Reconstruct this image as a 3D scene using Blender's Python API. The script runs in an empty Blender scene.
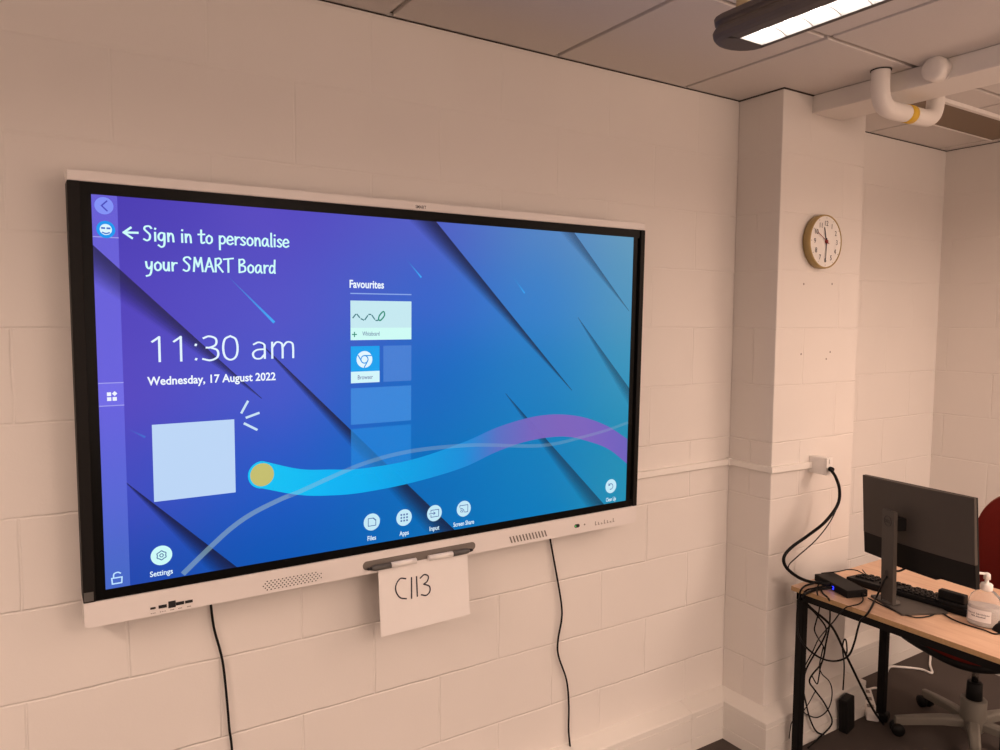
import bpy, math, random
from mathutils import Vector, Matrix
random.seed(7)
C = bpy.context.scene.collection
PI = math.pi

# ------------------------------------------------------------------ materials
def lin(c):
    return tuple((x/12.92 if x <= .04045 else ((x+.055)/1.055)**2.4) for x in c)
def rgb(r, g, b):
    return lin((r/255, g/255, b/255))
def mat(name, col, rough=.5, metal=0, spec=.5, bump=0, scale=200, emit=None, es=1, vary=0, trans=0, alpha=1, ior=1.45):
    m = bpy.data.materials.new(name); m.use_nodes = True
    nt = m.node_tree; b = nt.nodes['Principled BSDF']
    b.inputs['Base Color'].default_value = (*col, 1)
    b.inputs['Roughness'].default_value = rough
    b.inputs['Metallic'].default_value = metal
    b.inputs['Specular IOR Level'].default_value = spec
    b.inputs['IOR'].default_value = ior
    b.inputs['Transmission Weight'].default_value = trans
    b.inputs['Alpha'].default_value = alpha
    if emit:
        b.inputs['Emission Color'].default_value = (*emit, 1); b.inputs['Emission Strength'].default_value = es
    if bump or vary:
        tc = nt.nodes.new('ShaderNodeTexCoord'); n = nt.nodes.new('ShaderNodeTexNoise')
        n.inputs['Scale'].default_value = scale; n.inputs['Detail'].default_value = 4
        nt.links.new(tc.outputs['Object'], n.inputs['Vector'])
        if bump:
            bp = nt.nodes.new('ShaderNodeBump'); bp.inputs['Strength'].default_value = bump; bp.inputs['Distance'].default_value = .002
            nt.links.new(n.outputs['Fac'], bp.inputs['Height']); nt.links.new(bp.outputs['Normal'], b.inputs['Normal'])
        if vary:
            mx = nt.nodes.new('ShaderNodeMix'); mx.data_type = 'RGBA'
            mx.inputs['A'].default_value = (*[c*(1-vary) for c in col], 1); mx.inputs['B'].default_value = (*[min(1, c*(1+vary)) for c in col], 1)
            nt.links.new(n.outputs['Fac'], mx.inputs['Factor']); nt.links.new(mx.outputs['Result'], b.inputs['Base Color'])
    return m

WALL = (.74, .70, .665)
def block_mat(name, axis, phase):
    """painted concrete blocks, 450 x 225 mm courses"""
    m = bpy.data.materials.new(name); m.use_nodes = True
    nt = m.node_tree; N = nt.nodes.new; L = nt.links.new
    b = nt.nodes['Principled BSDF']; b.inputs['Roughness'].default_value = .5; b.inputs['Specular IOR Level'].default_value = .25
    tc = N('ShaderNodeTexCoord'); sp = N('ShaderNodeSeparateXYZ'); L(tc.outputs['Object'], sp.inputs[0])
    wob = N('ShaderNodeTexNoise'); wob.inputs['Scale'].default_value = 9; wob.inputs['Detail'].default_value = 3
    L(tc.outputs['Object'], wob.inputs['Vector'])
    def math_(op, a, bb):
        n = N('ShaderNodeMath'); n.operation = op
        for i, v in enumerate((a, bb)):
            if isinstance(v, (int, float)): n.inputs[i].default_value = v
            else: L(v, n.inputs[i])
        return n.outputs[0]
    wv = math_('MULTIPLY', math_('SUBTRACT', wob.outputs['Fac'], .5), .009)
    u = math_('ADD', math_('SUBTRACT', sp.outputs[axis], phase), 45.0)
    v = math_('ADD', math_('ADD', sp.outputs['Z'], -.124 + 22.5), wv)
    u = math_('ADD', u, wv)
    cb = N('ShaderNodeCombineXYZ'); L(u, cb.inputs[0]); L(v, cb.inputs[1])
    br = N('ShaderNodeTexBrick'); L(cb.outputs[0], br.inputs['Vector'])
    br.offset = .5; br.offset_frequency = 2; br.squash = 1
    br.inputs['Scale'].default_value = 1; br.inputs['Mortar Size'].default_value = .0045; br.inputs['Mortar Smooth'].default_value = .9
    br.inputs['Brick Width'].default_value = .45; br.inputs['Row Height'].default_value = .225; br.inputs['Bias'].default_value = -1
    fine = N('ShaderNodeTexNoise'); fine.inputs['Scale'].default_value = 160; fine.inputs['Detail'].default_value = 5
    L(tc.outputs['Object'], fine.inputs['Vector'])
    blot = N('ShaderNodeTexNoise'); blot.inputs['Scale'].default_value = 2.2; blot.inputs['Detail'].default_value = 5
    L(tc.outputs['Object'], blot.inputs['Vector'])
    brk = N('ShaderNodeTexNoise'); brk.inputs['Scale'].default_value = 4.5; brk.inputs['Detail'].default_value = 4
    L(tc.outputs['Object'], brk.inputs['Vector'])
    rng = N('ShaderNodeMapRange'); L(brk.outputs['Fac'], rng.inputs['Value'])
    rng.inputs['From Min'].default_value = .35; rng.inputs['From Max'].default_value = .65; rng.inputs['To Min'].default_value = .35; rng.inputs['To Max'].default_value = 1
    zr = N('ShaderNodeMapRange'); L(sp.outputs['Z'], zr.inputs['Value'])
    zr.inputs['From Min'].default_value = .8; zr.inputs['From Max'].default_value = 2.3; zr.inputs['To Min'].default_value = 1; zr.inputs['To Max'].default_value = .42
    mort = math_('MULTIPLY', math_('MULTIPLY', br.outputs['Fac'], rng.outputs['Result']), zr.outputs['Result'])
    h = math_('ADD', math_('MULTIPLY', mort, -1.0), math_('MULTIPLY', fine.outputs['Fac'], .07))
    h = math_('ADD', h, math_('MULTIPLY', blot.outputs['Fac'], .4))
    bp = N('ShaderNodeBump'); bp.inputs['Strength'].default_value = .75; bp.inputs['Distance'].default_value = .0036
    L(h, bp.inputs['Height']); L(bp.outputs['Normal'], b.inputs['Normal'])
    mx = N('ShaderNodeMix'); mx.data_type = 'RGBA'; L(math_('MULTIPLY', mort, .35), mx.inputs['Factor'])
    mx2 = N('ShaderNodeMix'); mx2.data_type = 'RGBA'; L(blot.outputs['Fac'], mx2.inputs['Factor'])
    mx2.inputs['A'].default_value = (*[c*.95 for c in WALL], 1); mx2.inputs['B'].default_value = (*[c*1.04 for c in WALL], 1)
    L(mx2.outputs['Result'], mx.inputs['A']); mx.inputs['B'].default_value = (*[c*1.10 for c in WALL], 1)  # joints painted lighter, for the light their ledges catch
    L(mx.outputs['Result'], b.inputs['Base Color'])
    return m

def wood_mat():
    m = bpy.data.materials.new('beech_laminate'); m.use_nodes = True
    nt = m.node_tree; N = nt.nodes.new; L = nt.links.new; b = nt.nodes['Principled BSDF']
    tc = N('ShaderNodeTexCoord'); mp = N('ShaderNodeMapping'); mp.inputs['Scale'].default_value = (40, 3, 40)
    L(tc.outputs['Object'], mp.inputs['Vector'])
    n = N('ShaderNodeTexNoise'); n.inputs['Scale'].default_value = 2; n.inputs['Detail'].default_value = 6; L(mp.outputs[0], n.inputs['Vector'])
    r = N('ShaderNodeValToRGB'); L(n.outputs['Fac'], r.inputs['Fac'])
    r.color_ramp.elements[0].color = (.66, .41, .265, 1); r.color_ramp.elements[0].position = .3
    r.color_ramp.elements[1].color = (.78, .53, .365, 1); r.color_ramp.elements[1].position = .75
    L(r.outputs['Color'], b.inputs['Base Color']); b.inputs['Roughness'].default_value = .42
    return m

def vcol_mat(name, rough):
    """display pixels: colour and opacity come from the mesh's own colour attribute"""
    m = bpy.data.materials.new(name); m.use_nodes = True
    nt = m.node_tree; b = nt.nodes['Principled BSDF']
    a = nt.nodes.new('ShaderNodeVertexColor'); a.layer_name = 'Col'
    b.inputs['Base Color'].default_value = (.004, .004, .005, 1); b.inputs['Roughness'].default_value = rough
    b.inputs['Specular IOR Level'].default_value = .07
    nt.links.new(a.outputs['Color'], b.inputs['Emission Color']); b.inputs['Emission Strength'].default_value = 1.0
    nt.links.new(a.outputs['Alpha'], b.inputs['Alpha'])
    return m

M = dict(
    block_x=block_mat('painted_block_back', 'X', .507), block_y=block_mat('painted_block_side', 'Y', -.33),
    block_col=block_mat('painted_block_column', 'X', .46), block_r=block_mat('painted_block_right', 'Y', -.277),
    tile=mat('ceiling_tile', (.66, .62, .59), .85, spec=.1, bump=.15, scale=260, vary=.04),
    tile_gap=mat('ceiling_joint', (.50, .46, .42), .9, spec=.1),
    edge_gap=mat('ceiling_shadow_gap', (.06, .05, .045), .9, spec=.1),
    carpet=mat('carpet', (.088, .072, .065), .95, spec=.05, bump=.9, scale=420, vary=.35),
    skirt=mat('white_upvc', (.74, .71, .67), .4, spec=.35),
    trunk=mat('white_trunking', (.80, .77, .73), .4),
    white=mat('white_plastic', (.80, .77, .74), .35),
    casing=mat('pearl_casing', (.74, .70, .68), .32, spec=.4, bump=.03, scale=500),
    rail=mat('charcoal_rail', (.009, .008, .0075), .5, spec=.15),
    bezel=mat('black_bezel', (.003, .003, .003), .3, spec=.10),
    black=mat('black_plastic', (.008, .0075, .0075), .5, spec=.2),
    blacksteel=mat('black_steel', (.006, .0055, .0055), .5, spec=.15, bump=.05, scale=300),
    cable=mat('black_cable', (.005, .005, .0055), .5, spec=.2),
    grey=mat('grey_plastic', (.09, .085, .08), .5),
    slot=mat('tray_grey', (.16, .14, .125), .5),
    monitor=mat('monitor_grey', (.072, .062, .054), .5, spec=.2),
    monitor2=mat('monitor_stand_grey', (.078, .068, .060), .45, spec=.25),
    monitor_low=mat('monitor_band', (.012, .011, .010), .6, spec=.15),
    dark=mat('ink_black', (.008, .008, .01), .6),
    ink=mat('marker_ink', (.03, .03, .05), .8),
    paper=mat('paper', (.80, .77, .75), .9, spec=.1, bump=.05, scale=30),
    print_grey=mat('print_grey', (.25, .22, .2), .7),
    brass=mat('clock_rim', (.40, .29, .12), .45, metal=.1),
    clock=mat('clock_face', (.80, .775, .74), .5),
    red_dark=mat('dark_red', (.26, .02, .02), .5),
    red=mat('red_fabric', (.155, .016, .012), .9, spec=.1, bump=.5, scale=700, vary=.12),
    red_edge=mat('red_piping', (.30, .10, .05), .8),
    wood=wood_mat(), ply=mat('ply_edge', (.42, .26, .12), .6, bump=.3, scale=90, vary=.25),
    chairgrey=mat('chair_base_grey', (.17, .155, .13), .55),
    chrome=mat('chrome', (.6, .58, .55), .25, metal=1),
    lamp_grey=mat('lamp_grey', (.15, .13, .115), .6, spec=.15),
    lamp_tube=mat('cream_tube', (.83, .68, .42), .5),
    louvre=mat('louvre_metal', (.72, .70, .68), .35),
    glow=mat('lamp_glow', (1, 1, 1), .5, emit=(1, .93, .85), es=4.5),
    pipe=mat('pipe_paint', (.78, .74, .70), .45, bump=.1, scale=60),
    yellow=mat('yellow_tape', (.72, .45, .03), .5),
    brown=mat('brown_panel', (.20, .14, .09), .55, bump=.05, scale=80),
    led=mat('blue_led', (.01, .01, .3), .4, emit=(.02, .03, 1), es=3),
    green=mat('green_led', (.05, .3, .08), .4, emit=(.1, .6, .15), es=.6),
    bottle=mat('clear_bottle', (.93, .92, .91), .08, trans=.85, ior=1.15),
    gel=mat('clear_gel', (.90, .88, .86), .25, trans=.45, ior=1.2),
    label=mat('bottle_label', (.80, .77, .75), .5),
    screen_bg=vcol_mat('display_background', .22), screen_ui=vcol_mat('display_graphics', .22),
    lcd_off=mat('lcd_dark', (.01, .01, .012), .2),
)

# ------------------------------------------------------------------ mesh builder
class MB:
    def __init__(s):
        s.v = []; s.f = []; s.m = []; s.c = []; s.sm = []; s.cur = 0; s.smooth = False
    def add(s, vs, fs, mi=None, smooth=None, cols=None, M4=None):
        o = len(s.v)
        s.v += [tuple(M4 @ Vector(p)) for p in vs] if M4 else [tuple(p) for p in vs]
        for f in fs:
            s.f.append(tuple(i+o for i in f)); s.m.append(s.cur if mi is None else mi); s.sm.append(s.smooth if smooth is None else smooth)
        s.c += cols if cols else [(1, 1, 1, 1)]*len(vs)
        return s
    def box(s, a, b, mi=None, M4=None):
        x0, y0, z0 = [min(p, q) for p, q in zip(a, b)]; x1, y1, z1 = [max(p, q) for p, q in zip(a, b)]
        return s.add([(x0,y0,z0),(x1,y0,z0),(x1,y1,z0),(x0,y1,z0),(x0,y0,z1),(x1,y0,z1),(x1,y1,z1),(x0,y1,z1)],
              [(0,3,2,1),(4,5,6,7),(0,1,5,4),(1,2,6,5),(2,3,7,6),(3,0,4,7)], mi, False, None, M4)
    def prism(s, poly, d, mi=None, M4=None, smooth=False):
        """poly: 3D points (planar), d: extrusion vector"""
        n = len(poly); d = Vector(d); a = [Vector(p) for p in poly]; b = [p+d for p in a]
        s.add(a+b, [tuple(range(n))[::-1], tuple(range(n, 2*n))], mi, False, None, M4)
        o = a+b
        return s.add(o, [(i, (i+1) % n, n+(i+1) % n, n+i) for i in range(n)], mi, smooth, None, M4)
    def lathe(s, prof, c=(0,0,0), seg=32, mi=None, M4=None, smooth=True, sx=1, sy=1):
        vs = []; n = len(prof)
        for k in range(seg):
            a = 2*PI*k/seg
            for r, z in prof: vs.append((c[0]+r*math.cos(a)*sx, c[1]+r*math.sin(a)*sy, c[2]+z))
        fs = [(k*n+i, ((k+1) % seg)*n+i, ((k+1) % seg)*n+i+1, k*n+i+1) for k in range(seg) for i in range(n-1)]
        s.add(vs, fs, mi, smooth, None, M4)
        for i, fl in ((0, True), (n-1, False)):
            if prof[i][0] > 1e-5:
                ring = [k*n+i for k in range(seg)]
                s.add([vs[j] for j in ring], [tuple(range(seg))[::-1] if fl else tuple(range(seg))], mi, False, None, M4)
        return s
    def tube(s, pts, r, seg=10, mi=None, sub=6, smooth_path=True, caps=True, M4=None):
        P = [Vector(p) for p in pts]
        if smooth_path and len(P) > 2: P = catmull(P, sub)
        rs = r if callable(r) else (lambda t: r)
        T = []
        for i in range(len(P)):
            t = P[min(i+1, len(P)-1)]-P[max(i-1, 0)]
            T.append(t.normalized() if t.length > 1e-9 else Vector((0,0,1)))
        n = T[0].orthogonal().normalized(); vs = []
        for i, p in enumerate(P):
            n = (n-T[i]*n.dot(T[i]))
            n = n.normalized() if n.length > 1e-6 else T[i].orthogonal().normalized()
            b = T[i].cross(n); rr = rs(i/(len(P)-1))
            for k in range(seg):
                a = 2*PI*k/seg; vs.append(p+n*rr*math.cos(a)+b*rr*math.sin(a))
        fs = [(i*seg+k, i*seg+(k+1) % seg, (i+1)*seg+(k+1) % seg, (i+1)*seg+k) for i in range(len(P)-1) for k in range(seg)]
        s.add(vs, fs, mi, True, None, M4)
        if caps:
            s.add(vs[:seg], [tuple(range(seg))[::-1]], mi, False, None, M4); s.add(vs[-seg:], [tuple(range(seg))], mi, False, None, M4)
        return s
    def build(s, name, mats, parent=None, bevel=0, seg=2, weld=True):
        me = bpy.data.meshes.new(name); me.from_pydata(s.v, [], s.f); me.update()
        for m in (mats if isinstance(mats, (list, tuple)) else [mats]): me.materials.append(m)
        for p, mi, sm in zip(me.polygons, s.m, s.sm): p.material_index = mi; p.use_smooth = sm
        if any(c != (1, 1, 1, 1) for c in s.c):
            at = me.color_attributes.new('Col', 'FLOAT_COLOR', 'POINT')
            for i, c in enumerate(s.c): at.data[i].color = c
        o = bpy.data.objects.new(name, me); C.objects.link(o)
        if parent: o.parent = parent
        if weld and not any(c != (1, 1, 1, 1) for c in s.c):
            w = o.modifiers.new('weld', 'WELD'); w.merge_threshold = 1e-5
        if bevel:
            b = o.modifiers.new('bevel', 'BEVEL'); b.width = bevel; b.segments = seg; b.limit_method = 'ANGLE'; b.angle_limit = math.radians(35)
            b.harden_normals = False
        return o

def catmull(P, sub):
    P = [Vector(p) for p in P]; Q = [P[0]*2-P[1]]+P+[P[-1]*2-P[-2]]; out = []
    for i in range(1, len(Q)-2):
        a, b, c, d = Q[i-1:i+3]
        for k in range(sub):
            t = k/sub
            out.append(.5*((2*b)+(c-a)*t+(2*a-5*b+4*c-d)*t*t+(3*b-a-3*c+d)*t**3))
    out.append(P[-1]); return out

def tag(o, label=None, cat=None, group=None, kind=None):
    if label: o['label'] = label
    if cat: o['category'] = cat
    if group: o['group'] = group
    if kind: o['kind'] = kind
    return o
def thing(name, label, cat, loc=(0,0,0), rz=0, group=None):
    o = bpy.data.objects.new(name, None); C.objects.link(o); o.location = loc; o.rotation_euler = (0, 0, rz); o.empty_display_size = .05
    return tag(o, label, cat, group)
def struct(o):
    o['kind'] = 'structure'; return o
def rounded(w, h, r, n=6):
    """outline of a rounded rectangle, centred, counter-clockwise"""
    pts = []
    for cx, cy, a0 in ((w/2-r, h/2-r, 0), (-w/2+r, h/2-r, 90), (-w/2+r, -h/2+r, 180), (w/2-r, -h/2+r, 270)):
        for k in range(n+1):
            a = math.radians(a0+90*k/n); pts.append((cx+r*math.cos(a), cy+r*math.sin(a)))
    return pts
_tc = {}
def text_mesh(txt, bold=0):
    key = (txt, bold)
    if key in _tc: return _tc[key]
    cu = bpy.data.curves.new('t', 'FONT'); cu.body = txt; cu.size = 1; cu.offset = bold; cu.resolution_u = 3
    ob = bpy.data.objects.new('t', cu); C.objects.link(ob)
    dg = bpy.context.evaluated_depsgraph_get(); dg.update()
    ev = ob.evaluated_get(dg); me = ev.to_mesh()
    vs = [tuple(v.co) for v in me.vertices]; fs = [tuple(p.vertices) for p in me.polygons]
    ev.to_mesh_clear(); bpy.data.objects.remove(ob); bpy.data.curves.remove(cu)
    _tc[key] = (vs, fs); return vs, fs

# ------------------------------------------------------------------ stroke lettering
G = {
 'S': (.95, [[(.72,1.5),(.55,1.72),(.2,1.65),(.1,1.35),(.32,1.05),(.58,.7),(.55,.2),(.3,0),(.05,.15)]]),
 'i': (.36, [[(.12,1),(.12,0)], [(.13,1.42),(.15,1.5)]]),
 'g': (.85, [[(.6,.95),(.3,1),(.08,.7),(.1,.25),(.35,.1),(.55,.4),(.6,.95),(.62,.2),(.55,-.5),(.3,-.7),(.05,-.5)]]),
 'n': (.8, [[(.1,1),(.12,0)], [(.12,.55),(.32,.98),(.53,.8),(.6,0)]]),
 't': (.72, [[(.3,1.6),(.3,.2),(.42,0),(.6,.1)], [(.02,1.05),(.62,1.1)]]),
 'o': (.8, [[(.35,1),(.1,.7),(.12,.2),(.35,0),(.6,.25),(.6,.75),(.35,1)]]),
 'p': (.8, [[(.1,1),(.1,-.7)], [(.1,.72),(.35,1),(.6,.78),(.6,.3),(.35,.05),(.1,.2)]]),
 'e': (.78, [[(.08,.5),(.6,.6),(.5,.95),(.25,1),(.05,.6),(.1,.15),(.35,0),(.62,.18)]]),
 'r': (.6, [[(.1,1),(.12,0)], [(.12,.55),(.3,.92),(.52,.95)]]),
 's': (.65, [[(.5,.85),(.3,1),(.1,.8),(.3,.5),(.5,.25),(.3,0),(.05,.1)]]),
 'a': (.88, [[(.58,.9),(.3,1),(.07,.6),(.12,.1),(.35,.05),(.55,.5),(.58,.95),(.6,.3),(.72,0)]]),
 'l': (.36, [[(.12,1.7),(.12,.1),(.2,0)]]),
 'y': (.8, [[(.08,1),(.15,.4),(.35,.2),(.55,.5)], [(.6,1),(.55,0),(.4,-.55),(.1,-.7)]]),
 'u': (.8, [[(.1,1),(.1,.3),(.3,0),(.5,.3),(.56,1)], [(.56,1),(.58,0)]]),
 'M': (1.15, [[(.08,0),(.2,1.7)], [(.2,1.7),(.5,.6)], [(.5,.6),(.8,1.7)], [(.8,1.7),(.95,0)]]),
 'A': (.98, [[(.05,0),(.45,1.7)], [(.45,1.7),(.85,0)], [(.2,.6),(.7,.65)]]),
 'R': (.92, [[(.1,0),(.1,1.65)], [(.1,1.6),(.5,1.7),(.65,1.3),(.4,.9),(.1,.8)], [(.3,.85),(.8,0)]]),
 'T': (.98, [[(.45,0),(.45,1.65)], [(0,1.6),(.95,1.75)]]),
 'B': (.92, [[(.1,0),(.1,1.65)], [(.1,1.6),(.5,1.65),(.6,1.25),(.15,.9)], [(.15,.9),(.65,.75),(.65,.2),(.1,0)]]),
 'd': (.85, [[(.55,.8),(.3,1),(.08,.6),(.12,.1),(.35,.05),(.55,.4)], [(.62,1.7),(.58,.5),(.62,0)]]),
 ' ': (.5, []),
 '1': (1.1, [[(.2,1.3),(.55,1.6)], [(.55,1.6),(.55,0)]]),
 '3': (1.1, [[(.15,1.5),(.45,1.62),(.8,1.45),(.8,1.05),(.5,.86),(.3,.85)], [(.5,.86),(.88,.65),(.88,.2),(.5,-.02),(.1,.08)]]),
 '0': (1.1, [[(.5,1.62),(.2,1.4),(.1,.8),(.2,.2),(.5,-.02),(.8,.2),(.9,.8),(.8,1.4),(.5,1.62)]]),
 ':': (.5, [[(.22,1.02),(.24,1.08)], [(.22,.05),(.24,.11)]]),
 'q': (1.0, [[(.15,1.0),(.4,1.14),(.68,1.0),(.72,.7),(.72,0)], [(.72,.65),(.3,.6),(.1,.35),(.2,.03),(.5,0),(.72,.3)]]),
 'm': (1.5, [[(.12,1.12),(.12,0)], [(.12,.75),(.35,1.12),(.62,1.05),(.68,.7),(.68,0)], [(.68,.75),(.92,1.12),(1.2,1.05),(1.26,.7),(1.26,0)]]),
}
def strip(pts, w, sub=6, taper=False):
    """flat ribbon along a 2D polyline -> quads"""
    P = [Vector((p[0], p[1], 0)) for p in pts]
    if len(P) > 2: P = catmull(P, sub)
    vs = []
    d0 = (P[1]-P[0]).normalized(); d1 = (P[-1]-P[-2]).normalized()
    P[0] = P[0]-d0*w*.4; P[-1] = P[-1]+d1*w*.4
    for i, p in enumerate(P):
        t = (P[min(i+1, len(P)-1)]-P[max(i-1, 0)]).normalized(); n = Vector((-t.y, t.x, 0))
        vs += [p+n*w/2, p-n*w/2]
    return [(v.x, v.y) for v in vs], [(2*i, 2*i+1, 2*i+3, 2*i+2) for i in range(len(P)-1)]
def stroke_text(txt, width, w):
    """returns list of (2D verts, faces), scaled so that the text is `width` wide"""
    tot = sum(G[c][0] for c in txt); k = width/tot; x = 0; out = []
    for c in txt:
        for pl in G[c][1]:
            out.append(strip([((x+p[0])*k, p[1]*k) for p in pl], w))
        x += G[c][0]
    return out, k

# ================================================================== the room
XC, PY0, PX2, XR, ZC = 2.3125, -.21, 2.85, 3.90, 2.606
XL, YF = -3.3, -5.2
b = MB().box((XL, 0, 0), (XR+.1, .1, ZC+.1)); struct(b.build('wall_back', M['block_x']))
b = MB().box((XR, YF, 0), (XR+.1, 0, ZC+.1)); struct(b.build('wall_right', M['block_r']))
b = MB().box((XL-.1, YF, 0), (XL, .1, ZC+.1)); struct(b.build('wall_left', M['block_r']))
b = MB().box((XL-.1, YF-.1, 0), (XR+.1, YF, ZC+.1)); struct(b.build('wall_front', M['block_x']))
b = MB()
b.box((XC, PY0, 0), (PX2, .0, ZC))
# side faces use the side block layout
b.m = [1 if i in (3, 5) else 0 for i in range(6)]
for (hx, hz) in ((2.473, 1.874), (2.658, 1.88), (2.472, 1.596), (2.663, 1.601), (2.638, 1.573)):
    n = 10; r = .0045
    b.add([(hx+r*math.cos(2*PI*k/n), PY0-.0006, hz+r*math.sin(2*PI*k/n)) for k in range(n)], [tuple(range(n))], 2)
o = struct(b.build('wall_column', [M['block_col'], M['block_y'], M['print_grey']], bevel=.004, seg=2))
b = MB().box((XL-.1, YF-.1, -.1), (XR+.1, .1, 0)); struct(b.build('floor', M['carpet']))

# ceiling: mineral fibre tiles 0.605 m square with recessed joints
b = MB(); b.cur = 1
b.box((XL, YF, ZC+.012), (XR, 0, ZC+.1))
xs = [.789-.605*k for k in range(7, 0, -1)]+[.789+.605*k for k in range(0, 6)]
xs = [XL]+[x for x in xs if XL+.05 < x < XR-.05]+[XR]
ys = [YF]+[-.605*k for k in range(8, 0, -1)]+[0]
g = .0085
for i in range(len(xs)-1):
    for j in range(len(ys)-1):
        x0, x1, y0, y1 = xs[i]+g, xs[i+1]-g, ys[j]+g, ys[j+1]-g
        if y1 > -g*1.5: y1 = -.007
        if x1 > XR-g*1.5: x1 = XR-.007
        b.box((x0, y0, ZC), (x1, y1, ZC+.013), 0)
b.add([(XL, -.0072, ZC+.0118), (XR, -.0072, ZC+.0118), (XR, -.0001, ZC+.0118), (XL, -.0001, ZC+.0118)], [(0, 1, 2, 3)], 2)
struct(b.build('ceiling', [M['tile'], M['tile_gap'], M['edge_gap']], bevel=.0015, seg=1, weld=False))
# dark strips painted in for the shade of the gap at the ceiling edge
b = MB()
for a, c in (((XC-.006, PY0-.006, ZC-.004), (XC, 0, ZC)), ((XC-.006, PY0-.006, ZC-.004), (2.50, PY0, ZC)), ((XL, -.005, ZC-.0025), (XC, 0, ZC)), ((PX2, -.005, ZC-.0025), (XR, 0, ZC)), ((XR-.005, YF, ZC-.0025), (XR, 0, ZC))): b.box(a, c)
struct(b.build('gap_shade_trim', M['edge_gap'], weld=False))

# skirting trunking swept round the wall line
path = [(XL, 0), (XC, 0), (XC, PY0), (PX2, PY0), (PX2, 0), (XR, 0), (XR, YF)]
def off(d):
    out = []
    for i, p in enumerate(path):
        p = Vector(p); ns = []
        for a, c in ((i-1, i), (i, i+1)):
            if 0 <= a and c < len(path):
                t = (Vector(path[c])-Vector(path[a])).normalized(); ns.append(Vector((t.y, -t.x)))
        if len(ns) == 1: out.append(p+ns[0]*d)
        else: out.append(p+(ns[0]+ns[1])*d)
    return out
prof = [(0, .0), (.067, 0), (.067, .048), (.0645, .049), (.0645, .0515), (.067, .0525), (.067, .134), (.0645, .135), (.0645, .1375), (.067, .1385), (.067, .158), (.064, .161), (.006, .182), (0, .183)]
offs = [off(d) for d, z in prof]
def skirting(name, i0, i1):
    b = MB(); n = len(prof); vs = []
    for i in range(i0, i1+1): vs += [(offs[k][i].x, offs[k][i].y, prof[k][1]) for k in range(n)]
    b.add(vs, [(i*n+k, (i+1)*n+k, (i+1)*n+k+1, i*n+k+1) for i in range(i1-i0) for k in range(n-1)], 0)
    # cover clips over the joints
    return b
def clip(b, x0, x1):
    vs = []
    pr = [(d+.0015, z) for d, z in prof if d in (.067, .064, .006) and z not in (0,)]
    pr = [(.0685, .0), (.0685, .158), (.0655, .1625), (.0075, .1835), (0, .1845)]
    for x in (x0, x1): vs += [(x, -d, z) for d, z in pr]
    n = len(pr)
    b.add(vs, [(k, n+k, n+k+1, k+1) for k in range(n-1)]+[tuple(range(n)), tuple(range(2*n-1, n-1, -1))], 0)
b = skirting('baseboard_back', 0, 1); clip(b, 2.06, 2.085); struct(b.build('baseboard_back', M['skirt']))
b = skirting('baseboard_column', 1, 4); struct(b.build('baseboard_column', M['skirt']))
b = skirting('baseboard_recess', 4, 5); struct(b.build('baseboard_recess', M['skirt']))
b = skirting('baseboard_right', 5, 6); struct(b.build('baseboard_right', M['skirt']))

# boxed beam under the ceiling
b = MB().box((2.488, YF, 2.536), (2.68, PY0, ZC-.001)); struct(b.build('trim_2', M['pipe'], bevel=.004))

# ================================================================== ceiling things
t = thing('water_pipe', 'white painted pipe with yellow tape bending in a U under the ceiling beam', 'pipe')
pts = [(2.42, -.525, ZC), (2.42, -.525, 2.555), (2.425, -.525, 2.52), (2.445, -.525, 2.492), (2.485, -.525, 2.480), (2.6, -.525, 2.482), (2.71, -.525, 2.484), (2.755, -.525, 2.494), (2.778, -.525, 2.52), (2.785, -.525, 2.555), (2.785, -.525, ZC)]
MB().tube(pts, .031, 20).build('pipe_run', M['pipe'], t)
MB().tube([(2.585, -.525, 2.482), (2.625, -.525, 2.4826)], .0322, 20, smooth_path=False).build('tape_band', M['yellow'], t)
MB().lathe([(.030, .002), (.0345, .002), (.0345, .005), (.030, .006)], (2.42, -.525, ZC-.006), 24).build('collar', M['edge_gap'], t)

Rx = Matrix.Translation((2.488, -.69, 2.572)) @ Matrix.Rotation(-PI/2, 4, 'Y')
o = MB().lathe([(.0, .052), (.024, .051), (.036, .046), (.040, .036), (.040, .0)][::-1], (0,0,0), 32, M4=Rx).build('pipe_cap', M['pipe'])
tag(o, 'round white domed cap on the side of the ceiling beam', 'pipe cap')

t = thing('ceiling_vent', 'long brown ceiling vent panel in the corner beyond the beam', 'vent')
MB().box((2.76, -.462, ZC-.012), (3.785, -.268, ZC-.001)).build('panel', M['brown'], t, bevel=.003)
b = MB()
for a, c in (((2.76, -.480, ZC-.016), (3.79, -.462, ZC-.001)), ((2.76, -.268, ZC-.016), (3.79, -.264, ZC-.001)), ((3.785, -.462, ZC-.016), (3.79, -.268, ZC-.001))): b.box(a, c)
b.build('frame', M['pipe'], t, weld=False)

# slim pendant lamp
LX, LY0, LY1, LZ = 1.136, -.945, -2.35, 2.30
t = thing('pendant_light', 'slim grey suspended strip light with lit white louvre', 'ceiling light', (LX, 0, 0))
def stadium(w, y0, y1, n=10):
    r = w/2; out = [(r*math.cos(a), y0-r*.75+r*.75*math.sin(a)) for a in [PI*k/n for k in range(n+1)]]
    out += [(r*math.cos(a), y1+r*.75+r*.75*math.sin(a)) for a in [PI+PI*k/n for k in range(n+1)]]
    return out
def ring_band(b, w0, z0, w1, z1):
    p0 = stadium(w0, LY0-(W0-w0)/2, LY1+(W0-w0)/2); p1 = stadium(w1, LY0-(W0-w1)/2, LY1+(W0-w1)/2); n = len(p0)
    vs = [(x, y, z0) for x, y in p0]+[(x, y, z1) for x, y in p1]
    b.add(vs, [(i, (i+1) % n, n+(i+1) % n, n+i) for i in range(n)], 0, True)
b = MB(); W0 = .134
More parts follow.
